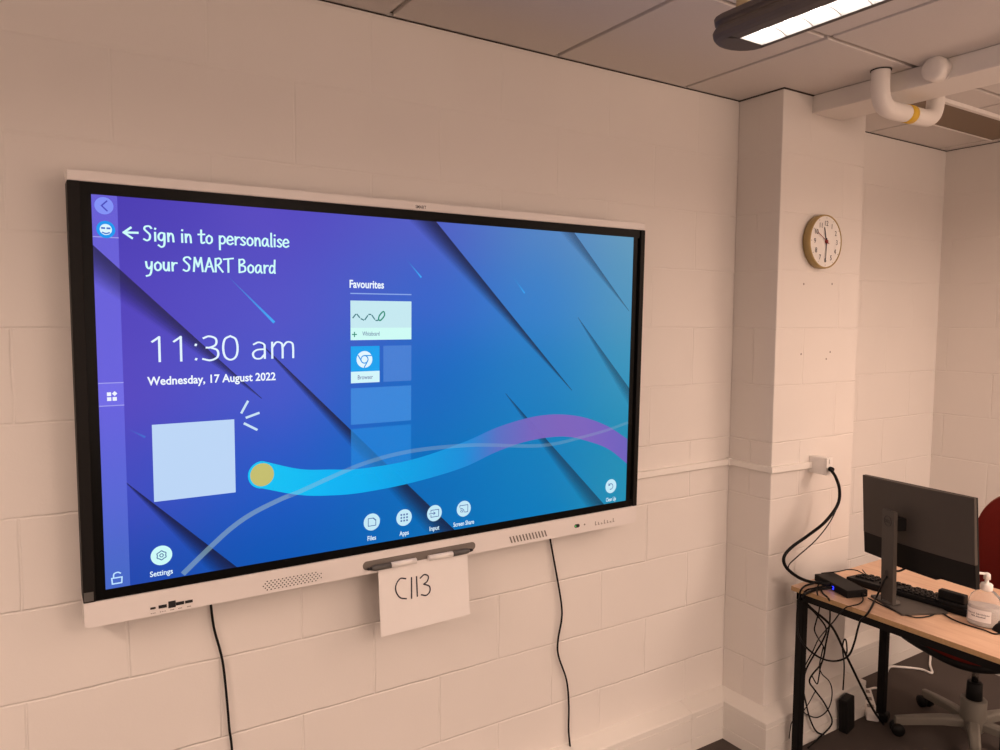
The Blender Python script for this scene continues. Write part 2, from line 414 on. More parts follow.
HS = ((W0-.030, 0), (W0-.012, .003), (W0-.002, .010), (W0, .017), (W0-.004, .022), (W0-.016, .026), (W0-.020, .030), (W0-.016, .034), (W0-.006, .037), (W0-.004, .046), (W0-.012, .049))
for (w0, z0), (w1, z1) in zip(HS, HS[1:]): ring_band(b, w0, LZ+z0, w1, LZ+z1)
top = stadium(W0-.012, LY0-.006, LY1+.006); b.add([(x, y, LZ+.049) for x, y in top], [tuple(range(len(top)))], 0, False)
# underside with a slot for the louvre
ow = stadium(W0-.030, LY0-.015, LY1+.015); iy0, iy1, ih, ic = LY0-.068, LY1+.068, .036, .008
b.add([(x, y, LZ) for x, y in ow[:11]]+[(ic-ih, iy0, LZ), (ic+ih, iy0, LZ)], [tuple(range(12))[::-1]+(12,)], 0, False)
b.add([(x, y, LZ) for x, y in ow[11:]]+[(ic+ih, iy1, LZ), (ic-ih, iy1, LZ)], [tuple(range(12))[::-1]+(12,)], 0, False)
hw = W0/2-.015
b.add([(-hw, iy0, LZ), (ic-ih, iy0, LZ), (ic-ih, iy1, LZ), (-hw, iy1, LZ), (hw, iy0, LZ), (ic+ih, iy0, LZ), (ic+ih, iy1, LZ), (hw, iy1, LZ)], [(0, 1, 2, 3), (7, 6, 5, 4)], 0, False)
b.build('housing', M['lamp_grey'], t, weld=False)
b = MB(); b.box((ic-ih, iy1, LZ+.0285), (ic+ih, iy0, LZ+.030))
b.build('diffuser', M['glow'], t)
b = MB()
for sx in (-1, 1): b.box((ic+sx*ih, iy1, LZ+.001), (ic+sx*(ih-.0015), iy0, LZ+.028))
for y in (iy0, iy1): b.box((ic-ih, y-.001, LZ+.001), (ic+ih, y+.001, LZ+.028))
ny = int((iy0-iy1)/.058)
for k in range(ny+1):
    y = iy0-(iy0-iy1)*k/ny
    pr = [(ic-ih, y, LZ+.001), (ic-ih*.5, y, LZ+.007), (ic, y, LZ+.009), (ic+ih*.5, y, LZ+.007), (ic+ih, y, LZ+.001), (ic+ih, y, LZ+.027), (ic-ih, y, LZ+.027)]
    b.prism(pr, (0, .0022, 0))
b.build('louvre', M['louvre'], t, weld=False)
for y in (-1.02, -2.26):
    MB().tube([(-.028, y, LZ+.048), (-.028, y, ZC)], .0135, 14, smooth_path=False).build('suspension_tube', M['lamp_tube'], t)

# ================================================================== the interactive board
YB = -.112
ZT = 2.008          # top of the lit display
board = thing('interactive_whiteboard', 'large wall-mounted interactive whiteboard with lit blue and purple display', 'interactive whiteboard')
PIV = Vector((.825, -.112, 1.544)); BR = Matrix.Rotation(.0213, 4, 'X') @ Matrix.Rotation(-.0046, 4, 'Y')
board.matrix_world = Matrix.Translation(PIV) @ BR @ Matrix.Translation(-PIV)   # hung leaning very slightly forward
X0, X1 = -.047, 1.699
Z0, Z1, ZB, ZTT = .995, 2.060, 1.056, 2.035   # bottom, top, top edge of lower strip, lower edge of top strip
# casing: upper strip, lower strip and back tray
b = MB()
b.box((X0, YB-.004, ZTT), (X1, -.045, Z1))
lr = [(X0, ZB)]+[(X0+.011-.011*math.cos(PI/2*k/5), Z0+.011-.011*math.sin(PI/2*k/5)) for k in range(6)]+[(X1-.011+.011*math.sin(PI/2*k/5), Z0+.011-.011*math.cos(PI/2*k/5)) for k in range(6)]+[(X1, ZB)]
b.prism([(x, YB-.006, z) for x, z in lr], (0, -.045-YB+.006, 0))
b.box((X0+.004, YB+.012, ZB-.01), (X1-.004, -.047, ZTT+.01))
b.build('casing', M['casing'], board, bevel=.003, seg=2, weld=False)
MB().box((.35, -.047, 1.38), (1.3, -.005, 1.70)).build('wall_mount', M['blacksteel'], board)
# corner caps: dark ends of the frame
for sx, xa, xb in ((-1, X0, X0+.025), (1, X1-.018, X1)):
    MB().box((xa-.0005, YB-.006, ZB), (xb+.0005, -.05, ZTT)).build('side_rail', M['rail'], board, bevel=.002)
b = MB()
b.box((X0+.0255, YB-.001, 1.65*0+ZT), (X1-.0185, YB+.014, ZTT)); b.box((X0+.0255, YB-.001, ZB), (X1-.0185, YB+.014, ZT-.928))
b.box((X0+.0255, YB-.001, ZT-.928), (0, YB+.014, ZT)); b.box((1.65, YB-.001, ZT-.928), (1.668, YB+.014, ZT))
b.box((1.668, YB+.006, ZB), (X1-.0185, YB+.014, ZTT))
b.build('bezel', M['bezel'], board, weld=False)
MB().box((X0+.001, YB-.0068, ZB+.004), (X0+.021, YB-.0058, ZB+.026)).build('sensor_window', M['grey'], board)

# -- display picture, in metres from the upper left corner of the lit area (u right, v down)
scr = MB(); LAYER = [0]
def sp(u, v, k): return (u, YB-.0004-k*.00008, ZT-v)
def col(c, a=1.0): return (*rgb(*c), a)
def poly(pts, c, a=1.0, cols=None):
    LAYER[0] += 1; k = LAYER[0]
    cs = cols if cols else [col(c, a)]*len(pts)
    scr.add([sp(u, v, k) for u, v in pts], [tuple(range(len(pts)))], 1, False, cs)
def mesh2(vs, fs, c, a=1.0, newlayer=True):
    if newlayer: LAYER[0] += 1
    k = LAYER[0]
    scr.add([sp(u, v, k) for u, v in vs], fs, 1, False, [col(c, a)]*len(vs))
def text(txt, u, v, h, c, a=1.0, bold=0, width=None, center=False):
    vs, fs = text_mesh(txt, bold)
    xmin = min(p[0] for p in vs); xmax = max(p[0] for p in vs)
    kx = k = h/.70
    if width: kx = width/(xmax-xmin)
    ox = u-(xmax-xmin)*kx/2 if center else u
    mesh2([(ox+(p[0]-xmin)*kx, v-p[1]*k) for p in vs], fs, c, a)
def hand(txt, u, v, width, w, c, v1=None, ky=1):
    out, k = stroke_text(txt, width, w)
    LAYER[0] += 1
    for vs, fs in out:
        mesh2([(u+x, v-y*ky+((v1-v)*x/width if v1 else 0)) for x, y in vs], fs, c, 1, False)
def line(pts, w, c, a=1.0, sub=6):
    vs, fs = strip(pts, w, sub); mesh2(vs, fs, c, a)
def disc(u, v, r, c, a=1.0, n=28): poly([(u+r*math.cos(2*PI*k/n), v+r*math.sin(2*PI*k/n)) for k in range(n)], c, a)
def ring(u, v, r, w, c, a=1.0, a0=0, a1=360, n=28):
    vs = []
    for k in range(n+1):
        t = math.radians(a0+(a1-a0)*k/n); vs += [(u+(r+w/2)*math.cos(t), v+(r+w/2)*math.sin(t)), (u+(r-w/2)*math.cos(t), v+(r-w/2)*math.sin(t))]
    mesh2(vs, [(2*i, 2*i+1, 2*i+3, 2*i+2) for i in range(n)], c, a)
def rect(u0, v0, u1, v1, c, a=1.0): poly([(u0, v0), (u1, v0), (u1, v1), (u0, v1)], c, a)
# background gradient
grid = [[(72,58,176), (80,68,190), (80,92,196), (76,128,194), (92,150,186)],
        [(78,62,186), (78,78,196), (52,98,200), (52,126,200), (78,148,188)],
        [(84,68,190), (66,84,200), (8,102,192), (24,124,192), (52,146,186)],
        [(66,74,190), (34,88,196), (0,108,188), (0,124,188), (30,140,180)],
        [(34,70,172), (6,86,180), (0,106,182), (0,122,188), (28,142,178)]]
def gcol(a, c):
    x = a*4; y = c*4; i = min(3, int(x)); j = min(3, int(y)); fx = x-i; fy = y-j
    fx = fx*fx*(3-2*fx)*.5+fx*.5; fy = fy*fy*(3-2*fy)*.5+fy*.5
    return tuple((grid[j][i][k]*(1-fx)+grid[j][i+1][k]*fx)*(1-fy)+(grid[j+1][i][k]*(1-fx)+grid[j+1][i+1][k]*fx)*fy for k in range(3))
NU, NV = 48, 27
vs = []; cs = []
for j in range(NV+1):
    for i in range(NU+1): vs.append(sp(1.65*i/NU, .928*j/NV, 0)); cs.append(col(gcol(i/NU, j/NV)))
scr.add(vs, [(j*(NU+1)+i, j*(NU+1)+i+1, (j+1)*(NU+1)+i+1, (j+1)*(NU+1)+i) for j in range(NV) for i in range(NU)], 0, False, cs)
# diagonal folds: (start, end) of the crisp edge, width at both ends; they fade down-left
def fold(p, q, w0, w1, a=.9):
    (x0, y0), (x1, y1) = p, q
    d = Vector((x1-x0, y1-y0)).normalized(); w0 *= 1.15; w1 *= 1.15; n = Vector((-d.y, d.x))
    if n.y < 0: n = -n
    LAYER[0] += 1; k = LAYER[0]
    ext = .13
    if w0 > w1: w0 += (w0-w1)*ext/((x1-x0)**2+(y1-y0)**2)**.5; x0 -= d.x*ext; y0 -= d.y*ext
    else: w1 += (w1-w0)*ext/((x1-x0)**2+(y1-y0)**2)**.5; x1 += d.x*ext; y1 += d.y*ext
    N = 6
    def P(t, q): w = w0+(w1-w0)*t; return (x0+(x1-x0)*t+n.x*w*q, y0+(y1-y0)*t+n.y*w*q, a*(1-q**1.8))
    for i in range(N):
        pg = [P(0, i/N), P(1, i/N), P(1, (i+1)/N), P(0, (i+1)/N)]
        for ax_, lim, sg in ((0, 0, 1), (0, 1.65, -1), (1, 0, 1), (1, .928, -1)):      # keep it inside the lit area
            out = []
            for u_ in range(len(pg)):
                A_, B_ = pg[u_-1], pg[u_]; da, db = (A_[ax_]-lim)*sg, (B_[ax_]-lim)*sg
                if (da < 0) != (db < 0):
                    f_ = da/(da-db); out.append(tuple(A_[c]+(B_[c]-A_[c])*f_ for c in range(3)))
                if db >= 0: out.append(B_)
            pg = out
            if len(pg) < 3: break
        if len(pg) >= 3: scr.add([sp(u_, v_, k) for u_, v_, _ in pg], [tuple(range(len(pg)))], 1, False, [col((22, 22, 50), q[2]) for q in pg])
SB = [(0.0543,-0.0006),(0.0517,0.9244),(0.0003,0.0953),(-0.0064,0.4323),(0.025,0.0244),(0.0271,0.0779),(0.0274,0.4643),(0.0244,0.9016),(-0.0044,0.486)]
sbw = (SB[0][0]+SB[1][0])/2
poly([(0, 0), (sbw, 0), (sbw, .5), (0, .5)], None, 1, [col((125,118,240), .52)]*2+[col((118,118,245), .5)]*2); poly([(0, .5), (sbw, .5), (sbw, .928), (0, .928)], None, 1, [col((118,118,245), .5)]*2+[col((100,135,225), .42)]*2)
F1 = [(0.0035,0.1175),(0.3756,0.4885)]; fold(F1[0], F1[1], .062, .002, .85)
F1 = [(0.3757,0.3457),(0.9548,0.9309)]; fold(F1[0], F1[1], .002, .062)
F1 = [(0.0538,0.6751),(0.308,0.9319)]; fold(F1[0], F1[1], .002, .05)
F1 = [(0.8824,0.0001),(1.396,0.5185)]; fold(F1[0], F1[1], .052, .002)
F1 = [(1.3919,0.0016),(1.64,0.2534)]; fold(F1[0], F1[1], .035, .002, .6)
F1 = [(1.4135,0.2751),(1.6472,0.5204)]; fold(F1[0], F1[1], .002, .035, .6)
F1 = [(1.1315,0.5148),(1.5427,0.9217)]; fold(F1[0], F1[1], .002, .055, .7)
# short light streaks
for p, w, a in (([(0.2813,0.1607),(0.41,0.2918)], .007, .9), ([(0.7806,0.105),(0.8346,0.1623)], .005, .9), ([(1.1353,0.131),(1.1973,0.2004)], .005, .8), ([(0.6593,0.8117),(0.7085,0.8598)], .003, .5), ([(0.052,0.5396),(0.0964,0.5674)], .005, .25)):
    (x0, y0), (x1, y1) = p; d = Vector((x1-x0, y1-y0)).normalized(); n = Vector((-d.y, d.x))*w/2
    c0 = col((60, 170, 250), .0); c1 = col((60, 175, 252), a)
    poly([(x0, y0), (x1-n.x, y1-n.y), (x1+n.x, y1+n.y)], None, 1, [c0, c1, c1])
# favourites tiles
TL = [(0.6182,0.2317),(0.8029,0.2345),(0.8,0.3406),(0.6175,0.3384)]
u0, u1 = TL[0][0], TL[1][0]
fv = [(0.6156,0.1884),(0.716,0.1884),(0.6183,0.2127),(0.7997,0.2146),(0.6173,0.3577),(0.7035,0.3507),(0.6166,0.4601),(0.6195,0.4714),(0.8035,0.4743),(0.6188,0.5807),(0.8006,0.5858),(0.6187,0.592),(0.8006,0.5976),(0.7157,0.3537),(0.8035,0.4655),(0.8009,0.7227)]
text('Favourites', u0-.002, fv[0][1]+.008, .021, (235,245,255), 1, .026, fv[1][0]-u0+.004)
rect(u0, fv[2][1]-.002, u1, fv[2][1]+.001, (140,170,230))
vb = fv[4][1]
rect(u0, fv[9][1]+.008, u1, fv[15][1], (40,140,225), .55)
rect(u0, fv[7][1]+.003, u1, fv[9][1]-.004, (70,150,230), .62)
rect(fv[13][0], vb, u1, fv[6][1]-.0, (85,140,220), .62)
rect(u0, TL[0][1], u1, TL[2][1], (196,232,240))
rect(u0, TL[2][1]-.034, u1, TL[2][1], (205,250,244))
sq = [(0.6236,0.2808),(0.6354,0.267),(0.647,0.2807),(0.6588,0.2862),(0.6707,0.2696),(0.6796,0.2695),(0.6916,0.2862),(0.7006,0.2862)]
for i in range(len(sq)-1): line([tuple(Vector(sq[i])*.85+Vector(sq[i+1])*.15), tuple(Vector(sq[i])*.2+Vector(sq[i+1])*.8)], .0035, (60,120,130))
pn = [(0.7006,0.2834),(0.7037,0.2722),(0.7158,0.2609),(0.7189,0.2721),(0.7067,0.2861)]
line(pn+[pn[0]], .004, (40,140,120), 1, 3)
wb = [(0.6292,0.3248),(0.6526,0.3305),(0.7035,0.3282)]
line([(wb[0][0]-.006, wb[0][1]), (wb[0][0]+.006, wb[0][1])], .003, (40,140,120)); line([(wb[0][0], wb[0][1]-.006), (wb[0][0], wb[0][1]+.006)], .003, (40,140,120))
text('Whiteboard', wb[1][0], TL[2][1]-.012, .012, (60,70,140), 1, .0, wb[2][0]-wb[1][0])
cu = fv[5][0]
rect(u0, vb, cu, fv[6][1]-.032, (0,160,238)); rect(u0, fv[6][1]-.032, cu, fv[6][1], (210,245,250))
text('Browser', (u0+cu)/2, fv[6][1]-.01, .012, (60,60,140), 1, 0, .045, True)
# round browser mark: white disc with three swirled cuts and a centre ring
bm = [(0.6583,0.3946)][0]
disc(bm[0], bm[1], .0235, (225,245,255))
ring(bm[0], bm[1], .0105, .003, (0,150,230))
for k in range(3):
    t = math.radians(-90+120*k); q = (bm[0]+.0105*math.cos(t), bm[1]+.0105*math.sin(t))
    line([q, (q[0]+.0195*math.cos(t+PI/2), q[1]+.0195*math.sin(t+PI/2))], .003, (0,150,230))
# the big ribbon
up = [(0.3725,0.6532),(0.4703,0.6852),(0.554,0.6957),(0.6508,0.7034),(0.8073,0.6934),(0.9766,0.6577),(1.0996,0.6208),(1.2259,0.5979),(1.3353,0.5955),(1.4465,0.6133),(1.5551,0.6526),(1.6459,0.7045)]
lo = [(0.3711,0.7265),(0.4693,0.7566),(0.5533,0.7688),(0.6504,0.7727),(0.8075,0.7624),(0.9775,0.7357),(1.1009,0.6976),(1.2277,0.6734),(1.3626,0.6717),(1.4714,0.6982),(1.563,0.7346),(1.6474,0.7933)]
rc = [(12,196,246),(8,190,244),(6,182,244),(4,176,240),(6,160,228),(24,142,216),(90,112,196),(118,100,188),(126,98,186),(124,98,188),(118,96,190),(112,96,188)]
u3 = catmull([Vector((*p, 0)) for p in up], 6); l3 = catmull([Vector((*p, 0)) for p in lo], 6)
LAYER[0] += 1; k = LAYER[0]; vs = []; cs = []
for i in range(len(u3)):
    x = i/6; j = min(len(rc)-2, int(x)); f = x-j
    c = col(tuple(rc[j][q]*(1-f)+rc[j+1][q]*f for q in range(3)), .97)
    vs += [sp(min(1.65, u3[i].x), u3[i].y, k), sp(min(1.65, l3[i].x), l3[i].y, k)]; cs += [c, c]
scr.add(vs, [(2*i, 2*i+1, 2*i+3, 2*i+2) for i in range(len(u3)-1)], 1, False, cs)
cc = [(0.3718,0.6899)][0]; r0 = (lo[0][1]-up[0][1])/2
poly([(cc[0]+r0*math.cos(PI/2+PI*k/14), (up[0][1]+lo[0][1])/2+r0*math.sin(PI/2+PI*k/14)) for k in range(15)], rc[0], .97)
disc(cc[0], (up[0][1]+lo[0][1])/2, r0*.84, (196,190,112))
tl = [(0.1717,0.9209),(0.2401,0.8614),(0.2928,0.8197),(0.3467,0.789),(0.4205,0.7612),(0.4667,0.7485),(0.574,0.7131),(0.6509,0.6904),(0.7496,0.6728),(0.8633,0.6658),(1.0268,0.67),(1.2281,0.6916),(1.3339,0.6928),(1.4357,0.6813),(1.5465,0.666),(1.648,0.6454)]
c3 = catmull([Vector((*p, 0)) for p in tl], 5); LAYER[0] += 1; k = LAYER[0]; vs = []; cs = []
for i, p in enumerate(c3):
    t = (c3[min(i+1, len(c3)-1)]-c3[max(i-1, 0)]).normalized(); n = Vector((-t.y, t.x, 0))
    f = i/(len(c3)-1); w = .0135*(1-f)+.010*f
    for s in (1, -1):
        q = p+n*s*w/2; vs.append(sp(min(1.65, q.x), min(.928, q.y), k)); cs.append(col((150,185,200), (.46 if .3 > f else .34-.16*f)))
scr.add(vs, [(2*i, 2*i+1, 2*i+3, 2*i+2) for i in range(len(c3)-1)], 1, False, cs)
# side bar
rect(0, SB[3][1], sbw, SB[8][1], (130,125,245), .35)
for v in (SB[2][1], SB[3][1], SB[8][1]): rect(0, v-.0012, sbw, v+.0012, (175,175,240), .7)
disc(SB[4][0], SB[4][1], .0195, (130,145,245)); line([(SB[4][0]+.006, SB[4][1]-.011), (SB[4][0]-.005, SB[4][1])], .003, (70,70,190)); line([(SB[4][0]-.005, SB[4][1]), (SB[4][0]+.006, SB[4][1]+.011)], .003, (70,70,190))
disc(SB[5][0], SB[5][1], .0195, (20,150,240)); disc(SB[5][0], SB[5][1], .0125, (220,245,252)); line([(SB[5][0]-.008, SB[5][1]-.003), (SB[5][0]-.003, SB[5][1]-.003)], .004, (60,110,200)); line([(SB[5][0]+.003, SB[5][1]-.003), (SB[5][0]+.008, SB[5][1]-.003)], .004, (60,110,200)); line([(SB[5][0]-.007, SB[5][1]+.007), (SB[5][0], SB[5][1]+.009), (SB[5][0]+.007, SB[5][1]+.007)], .003, (60,110,200))
gx, gy = SB[6]
for dx, dy in ((-.0058, -.0058), (-.0058, .0058), (.0058, .0058)): rect(gx+dx-.0044, gy+dy-.0044, gx+dx+.0044, gy+dy+.0044, (240,245,255))
poly([(gx+.006, gy-.0125), (gx+.0118, gy-.0067), (gx+.006, gy-.0009), (gx+.0002, gy-.0067)], (240,245,255))
lx, ly = SB[7]
for p_, q_ in (((-.011, 0), (-.010, .014)), ((-.010, .014), (.010, .014)), ((.010, .014), (.011, 0)), ((.011, 0), (-.011, 0))): line([(lx+p_[0], ly+p_[1]), (lx+q_[0], ly+q_[1])], .0032, (190,225,255))
line([(lx-.007, ly-.001), (lx-.006, ly-.010), (lx+.002, ly-.013), (lx+.008, ly-.010)], .0032, (190,225,255))
# sign-in line, clock, date
HW = [(0.1052,0.098),(0.4521,0.0964),(0.1072,0.1674),(0.4173,0.1645),(0.0638,0.0823),(0.0931,0.0803)]
WHT = (205,250,250)
hand('Sign in to personalise', HW[0][0], HW[0][1], HW[1][0]-HW[0][0], .0047, WHT, HW[1][1], .82)
hand('your SMART Board', HW[2][0], HW[2][1], HW[3][0]-HW[2][0], .0047, WHT, HW[3][1], .82)
ax, ay = HW[4]; bx_ = HW[5][0]
line([(ax, ay), (bx_, ay-.001)], .005, WHT); line([(ax, ay), (ax+.015, ay-.012)], .005, WHT); line([(ax, ay), (ax+.017, ay+.012)], .005, WHT)
TM = [(0.1045,0.3845),(0.3198,0.3855),(0.3522,0.3838),(0.4664,0.3842),(0.1088,0.3203)]
hh = (TM[0][1]-TM[4][1])*.92
def digital(txt, u, v, width, h):
    out, k = stroke_text(txt, width, .0055)
    LAYER[0] += 1
    for vs, fs in out: mesh2([(u+x, v-y/k*h/1.62) for x, y in vs], fs, (225,242,255), 1, False)
digital('11:30', TM[0][0]+.004, TM[0][1], TM[1][0]-TM[0][0], hh)
digital('qm', TM[2][0]-.004, TM[2][1], TM[3][0]-TM[2][0]+.006, hh)
DT = [(0.1038,0.4396),(0.41,0.443)]
text('Wednesday, 17 August 2022', DT[0][0], (DT[0][1]+DT[1][1])/2, .020, (240,248,255), 1, .022, DT[1][0]-DT[0][0])
# pale square card (its code is left out) with three attention strokes
QC = [(0.1106,0.5368),(0.3041,0.5385),(0.3024,0.7285),(0.1112,0.7267)]
qa, qb = (QC[0][0]+QC[3][0])/2, (QC[1][0]+QC[2][0])/2
rect(qa, QC[0][1]*.5+QC[1][1]*.5, qb, QC[2][1]*.5+QC[3][1]*.5, (188,214,246))
for p in ([(0.3218,0.5216),(0.3374,0.4941)], [(0.334,0.5354),(0.3646,0.5258)], [(0.3287,0.5507),(0.3587,0.5686)]): line(p, .006, (200,225,245))
# round buttons along the bottom
WD = (196,232,246); DK = (50,90,160)
for (p, lp, name, wid) in (([(0.1238,0.8634)][0], [(0.1225,0.9077)][0], 'Settings', .052), ([(0.6775,0.8611)][0], [(0.6773,0.9083)][0], 'Files', .026), ([(0.7785,0.8626)][0], [(0.7785,0.9095)][0], 'Apps', .03), ([(0.878,0.8632)][0], [(0.8782,0.9097)][0], 'Input', .033), ([(0.9789,0.8633)][0], [(0.9794,0.9093)][0], 'Screen Share', .073), ([(1.5705,0.8641)][0], [(1.5723,0.9112)][0], 'Clean Up', .045)):
    r = .0245 if name == 'Settings' else .0248
    x, y = p; disc(x, y, r, (205,250,248) if name == 'Settings' else WD)
    text(name, lp[0], lp[1]+.006, .0135, (225,245,255), 1, .015, wid, True)
    if name == 'Settings':
        n = 12; line([(x+.0105*(1.1 if k % 2 else .9)*math.cos(2*PI*k/n), y+.0105*(1.1 if k % 2 else .9)*math.sin(2*PI*k/n)) for k in range(n+1)], .0024, (60,110,160), 1, 3)
        ring(x, y, .004, .0022, (60,110,160))
    elif name == 'Files': line([(x-.011, y-.011), (x-.011, y+.011)], .002, DK); line([(x-.011, y+.011), (x+.012, y+.011)], .002, DK); line([(x+.012, y+.011), (x+.012, y-.004)], .002, DK); line([(x+.012, y-.004), (x+.004, y-.011)], .003, DK); line([(x+.004, y-.011), (x-.011, y-.011)], .002, DK)
    elif name == 'Apps':
        for i in (-1, 0, 1):
            for j in (-1, 0, 1): rect(x+i*.009-.0025, y+j*.009-.0025, x+i*.009+.0025, y+j*.009+.0025, DK)
    elif name == 'Input':
        for a_, c_ in (((-.012, -.004), (-.012, -.01)), ((-.012, -.01), (.014, -.01)), ((.014, -.01), (.014, .011)), ((.014, .011), (-.012, .011)), ((-.012, .011), (-.012, .005)), ((-.018, 0), (.002, 0)), ((.002, 0), (-.003, -.004)), ((.002, 0), (-.003, .004))): line([(x+a_[0], y+a_[1]), (x+c_[0], y+c_[1])], .002, DK)
    elif name == 'Screen Share':
        for a_, c_ in (((-.014, -.006), (-.014, -.011)), ((-.014, -.011), (.014, -.011)), ((.014, -.011), (.014, .011)), ((.014, .011), (.004, .011))): line([(x+a_[0], y+a_[1]), (x+c_[0], y+c_[1])], .002, DK)
        for rr in (.004, .009, .014): ring(x-.013, y+.011, rr, .002, DK, 1, -90, 0, 8)
    else:
        ring(x-.001, y+.001, .010, .0024, DK, 1, -150, 110, 16); line([(x-.010, y-.010), (x-.010, y-.003)], .0024, DK); line([(x-.010, y-.003), (x-.004, y-.005)], .0024, DK)
scr.build('screen', [M['screen_bg'], M['screen_ui']], board, weld=False)

# -- lower strip details
YS = YB-.006
def plate(name, outline, m, d=.0012, y=None, parent=board, label=None):
    y = YS if y is None else y
    o = MB().prism([(x, y, z) for x, z in outline][::-1], (0, -d, 0)).build(name, m, parent)
    if label: o['label'] = label
    return o
for i, (x, w, h) in enumerate(((.101, .012, .005), (.123, .019, .008), (.1445, .017, .017), (.163, .019, .008), (.184, .018, .007))):
    plate('port', [(x-w/2, 1.0145-h/2+.001*(i == 2)), (x+w/2, 1.0145-h/2+.001*(i == 2)), (x+w/2, 1.0145+h/2+.001*(i == 2)), (x-w/2, 1.0145+h/2+.001*(i == 2))], M['dark'])
b = MB()
for x, s in ((.101, 1), (.123, 1.3), (.1445, .8), (.163, .8), (.184, .8)):
    for dx in (-.004*s, 0, .004*s): b.box((x+dx-.0014, YS, 1.0005), (x+dx+.0014, YS-.0004, 1.0025))
b.build('port_symbols', M['print_grey'], board, weld=False)
b = MB()
for r in range(5):
    n = 16 if 0 < r < 4 else 14
    for k in range(n):
        x = .446+(k-(n-1)/2)*.0102+(.0051 if r % 2 else 0); z = 1.0055+r*.0058
        b.add([(x+.0022*math.cos(2*PI*q/6), YS-.0004, z+.0020*math.sin(2*PI*q/6)) for q in range(6)], [tuple(range(6))[::-1]], 0)
o = b.build('speaker_grille', M['dark'], board, weld=False); o['label'] = 'dotted speaker grille'
b = MB()
for k in range(12):
    x = 1.150+k*.0125
    b.add([(x+.008, YS-.0004, 1.006), (x+.0135, YS-.0004, 1.006), (x+.005, YS-.0004, 1.028), (x-.0005, YS-.0004, 1.028)], [(0, 1, 2, 3)], 0)
o = b.build('speaker_grille', M['slot'], board, weld=False); o['label'] = 'speaker grille of slanted slots'
# row of pin-prick dots along the top edge of the lower strip
b = MB()
for k in range(60):
    x = .60+k*.0178
    b.box((x, YS, 1.0475), (x+.004, YS-.0004, 1.0485))
b.build('dot_row', M['print_grey'] if 0 else M['white'], board, weld=False)
ctl = [(1.4264,0.9922),(1.4596,0.9937),(1.5002,1.0017),(1.6113,1.004)]
bx0 = ctl[0][0]
o = plate('power_button', [(bx0+x, 1.0225+z) for x, z in rounded(.022, .012, .0055)], M['dark'])
plate('status_light', [(bx0-.007+x, 1.0225+z) for x, z in rounded(.006, .006, .0028)], M['green'], .0006, YS-.0012, o)
plate('indicator', [(ctl[1][0]+x, 1.0225+z) for x, z in rounded(.006, .006, .0028)], M['print_grey'])
b = MB()
for k in range(7):
    x = ctl[2][0]+.006+k*.0135
    b.box((x, YS, 1.012), (x+.003, YS-.0005, 1.026-.004*(k % 3))); b.box((x+.004, YS, 1.012), (x+.0065, YS-.0005, 1.015))
b.build('control_symbols', M['print_grey'], board, weld=False)
# maker's mark, centre of the top strip
vs, fs = text_mesh('SMART', .01); xm = max(p[0] for p in vs)
lg = [(0.8306,-0.0326)][0]
b = MB().add([(lg[0]-.017+p[0]*.034/xm, YB-.0045, 2.041+p[1]*.013) for p in vs], fs, 0)
b.build('logo', M['dark'], board, weld=False)
# pen tray recess
tray = plate('pen_tray', [((.651+1.022)/2+x, 1.0205+z) for x, z in rounded(.373, .026, .0125)], M['slot'], .0008)

# pens
YS += .0113
def stylus(label, x, tip):
    t = thing('stylus', label, 'stylus', (x, YS-.0112, 1.0125), 0, 'pens in the whiteboard tray')
    R_ = Matrix.Rotation(PI/2 if tip > 0 else -PI/2, 4, 'Y')
    MB().lathe([(.0082, -.010), (.0084, .0), (.0084, .070), (.0074, .078), (.004, .081)][::-1] if 0 else [(.0084, -.085), (.0084, -.004)], (0,0,0), 20, M4=R_).build('barrel', M['white'], t)
    MB().lathe([(.0086, -.004), (.0086, .040), (.0080, .048), (.0050, .056)], (0,0,0), 20, M4=R_).build('grip', M['grey'], t)
    MB().lathe([(.0048, .056), (.0035, .066), (.0012, .070)], (0,0,0), 16, M4=R_).build('tip', M['dark'], t)
stylus('white stylus with its dark tip pointing left at the left of the pen tray', .730, -1)
stylus('white stylus with dark tip pointing right at the right of the pen tray', .942, 1)

# paper sign
YP = YS-.0022
PC = [(0.6979,-0.1092,0.9991),(0.9946,-0.1092,0.9967),(1.0043,-0.1092,0.8082),(0.7061,-0.1092,0.8009)]
b = MB(); NX, NZ = 14, 12; tl_, tr_, br_, bl_ = [Vector(p) for p in PC]
tl_.z = tr_.z = 1.008
def pp(s, t):
    q = (tl_*(1-s)+tr_*s)*(1-t)+(bl_*(1-s)+br_*s)*t
    q.y = YP-.0006-.002*t*t*math.sin(PI*s)-.003*t*s
    return q
b.smooth = True
vs = [pp(i/NX, j/NZ) for j in range(NZ+1) for i in range(NX+1)]
b.add(vs, [(j*(NX+1)+i, (j+1)*(NX+1)+i, (j+1)*(NX+1)+i+1, j*(NX+1)+i+1) for j in range(NZ) for i in range(NX)])
pt = thing('paper_sign', 'white paper sheet hand lettered C113 hanging under the whiteboard', 'paper sign', (0, 0, 0))
o = b.build('sheet', M['paper'], pt)
b = MB()
def onsheet(px):
    return [(p[0], p[2]) for p in px]
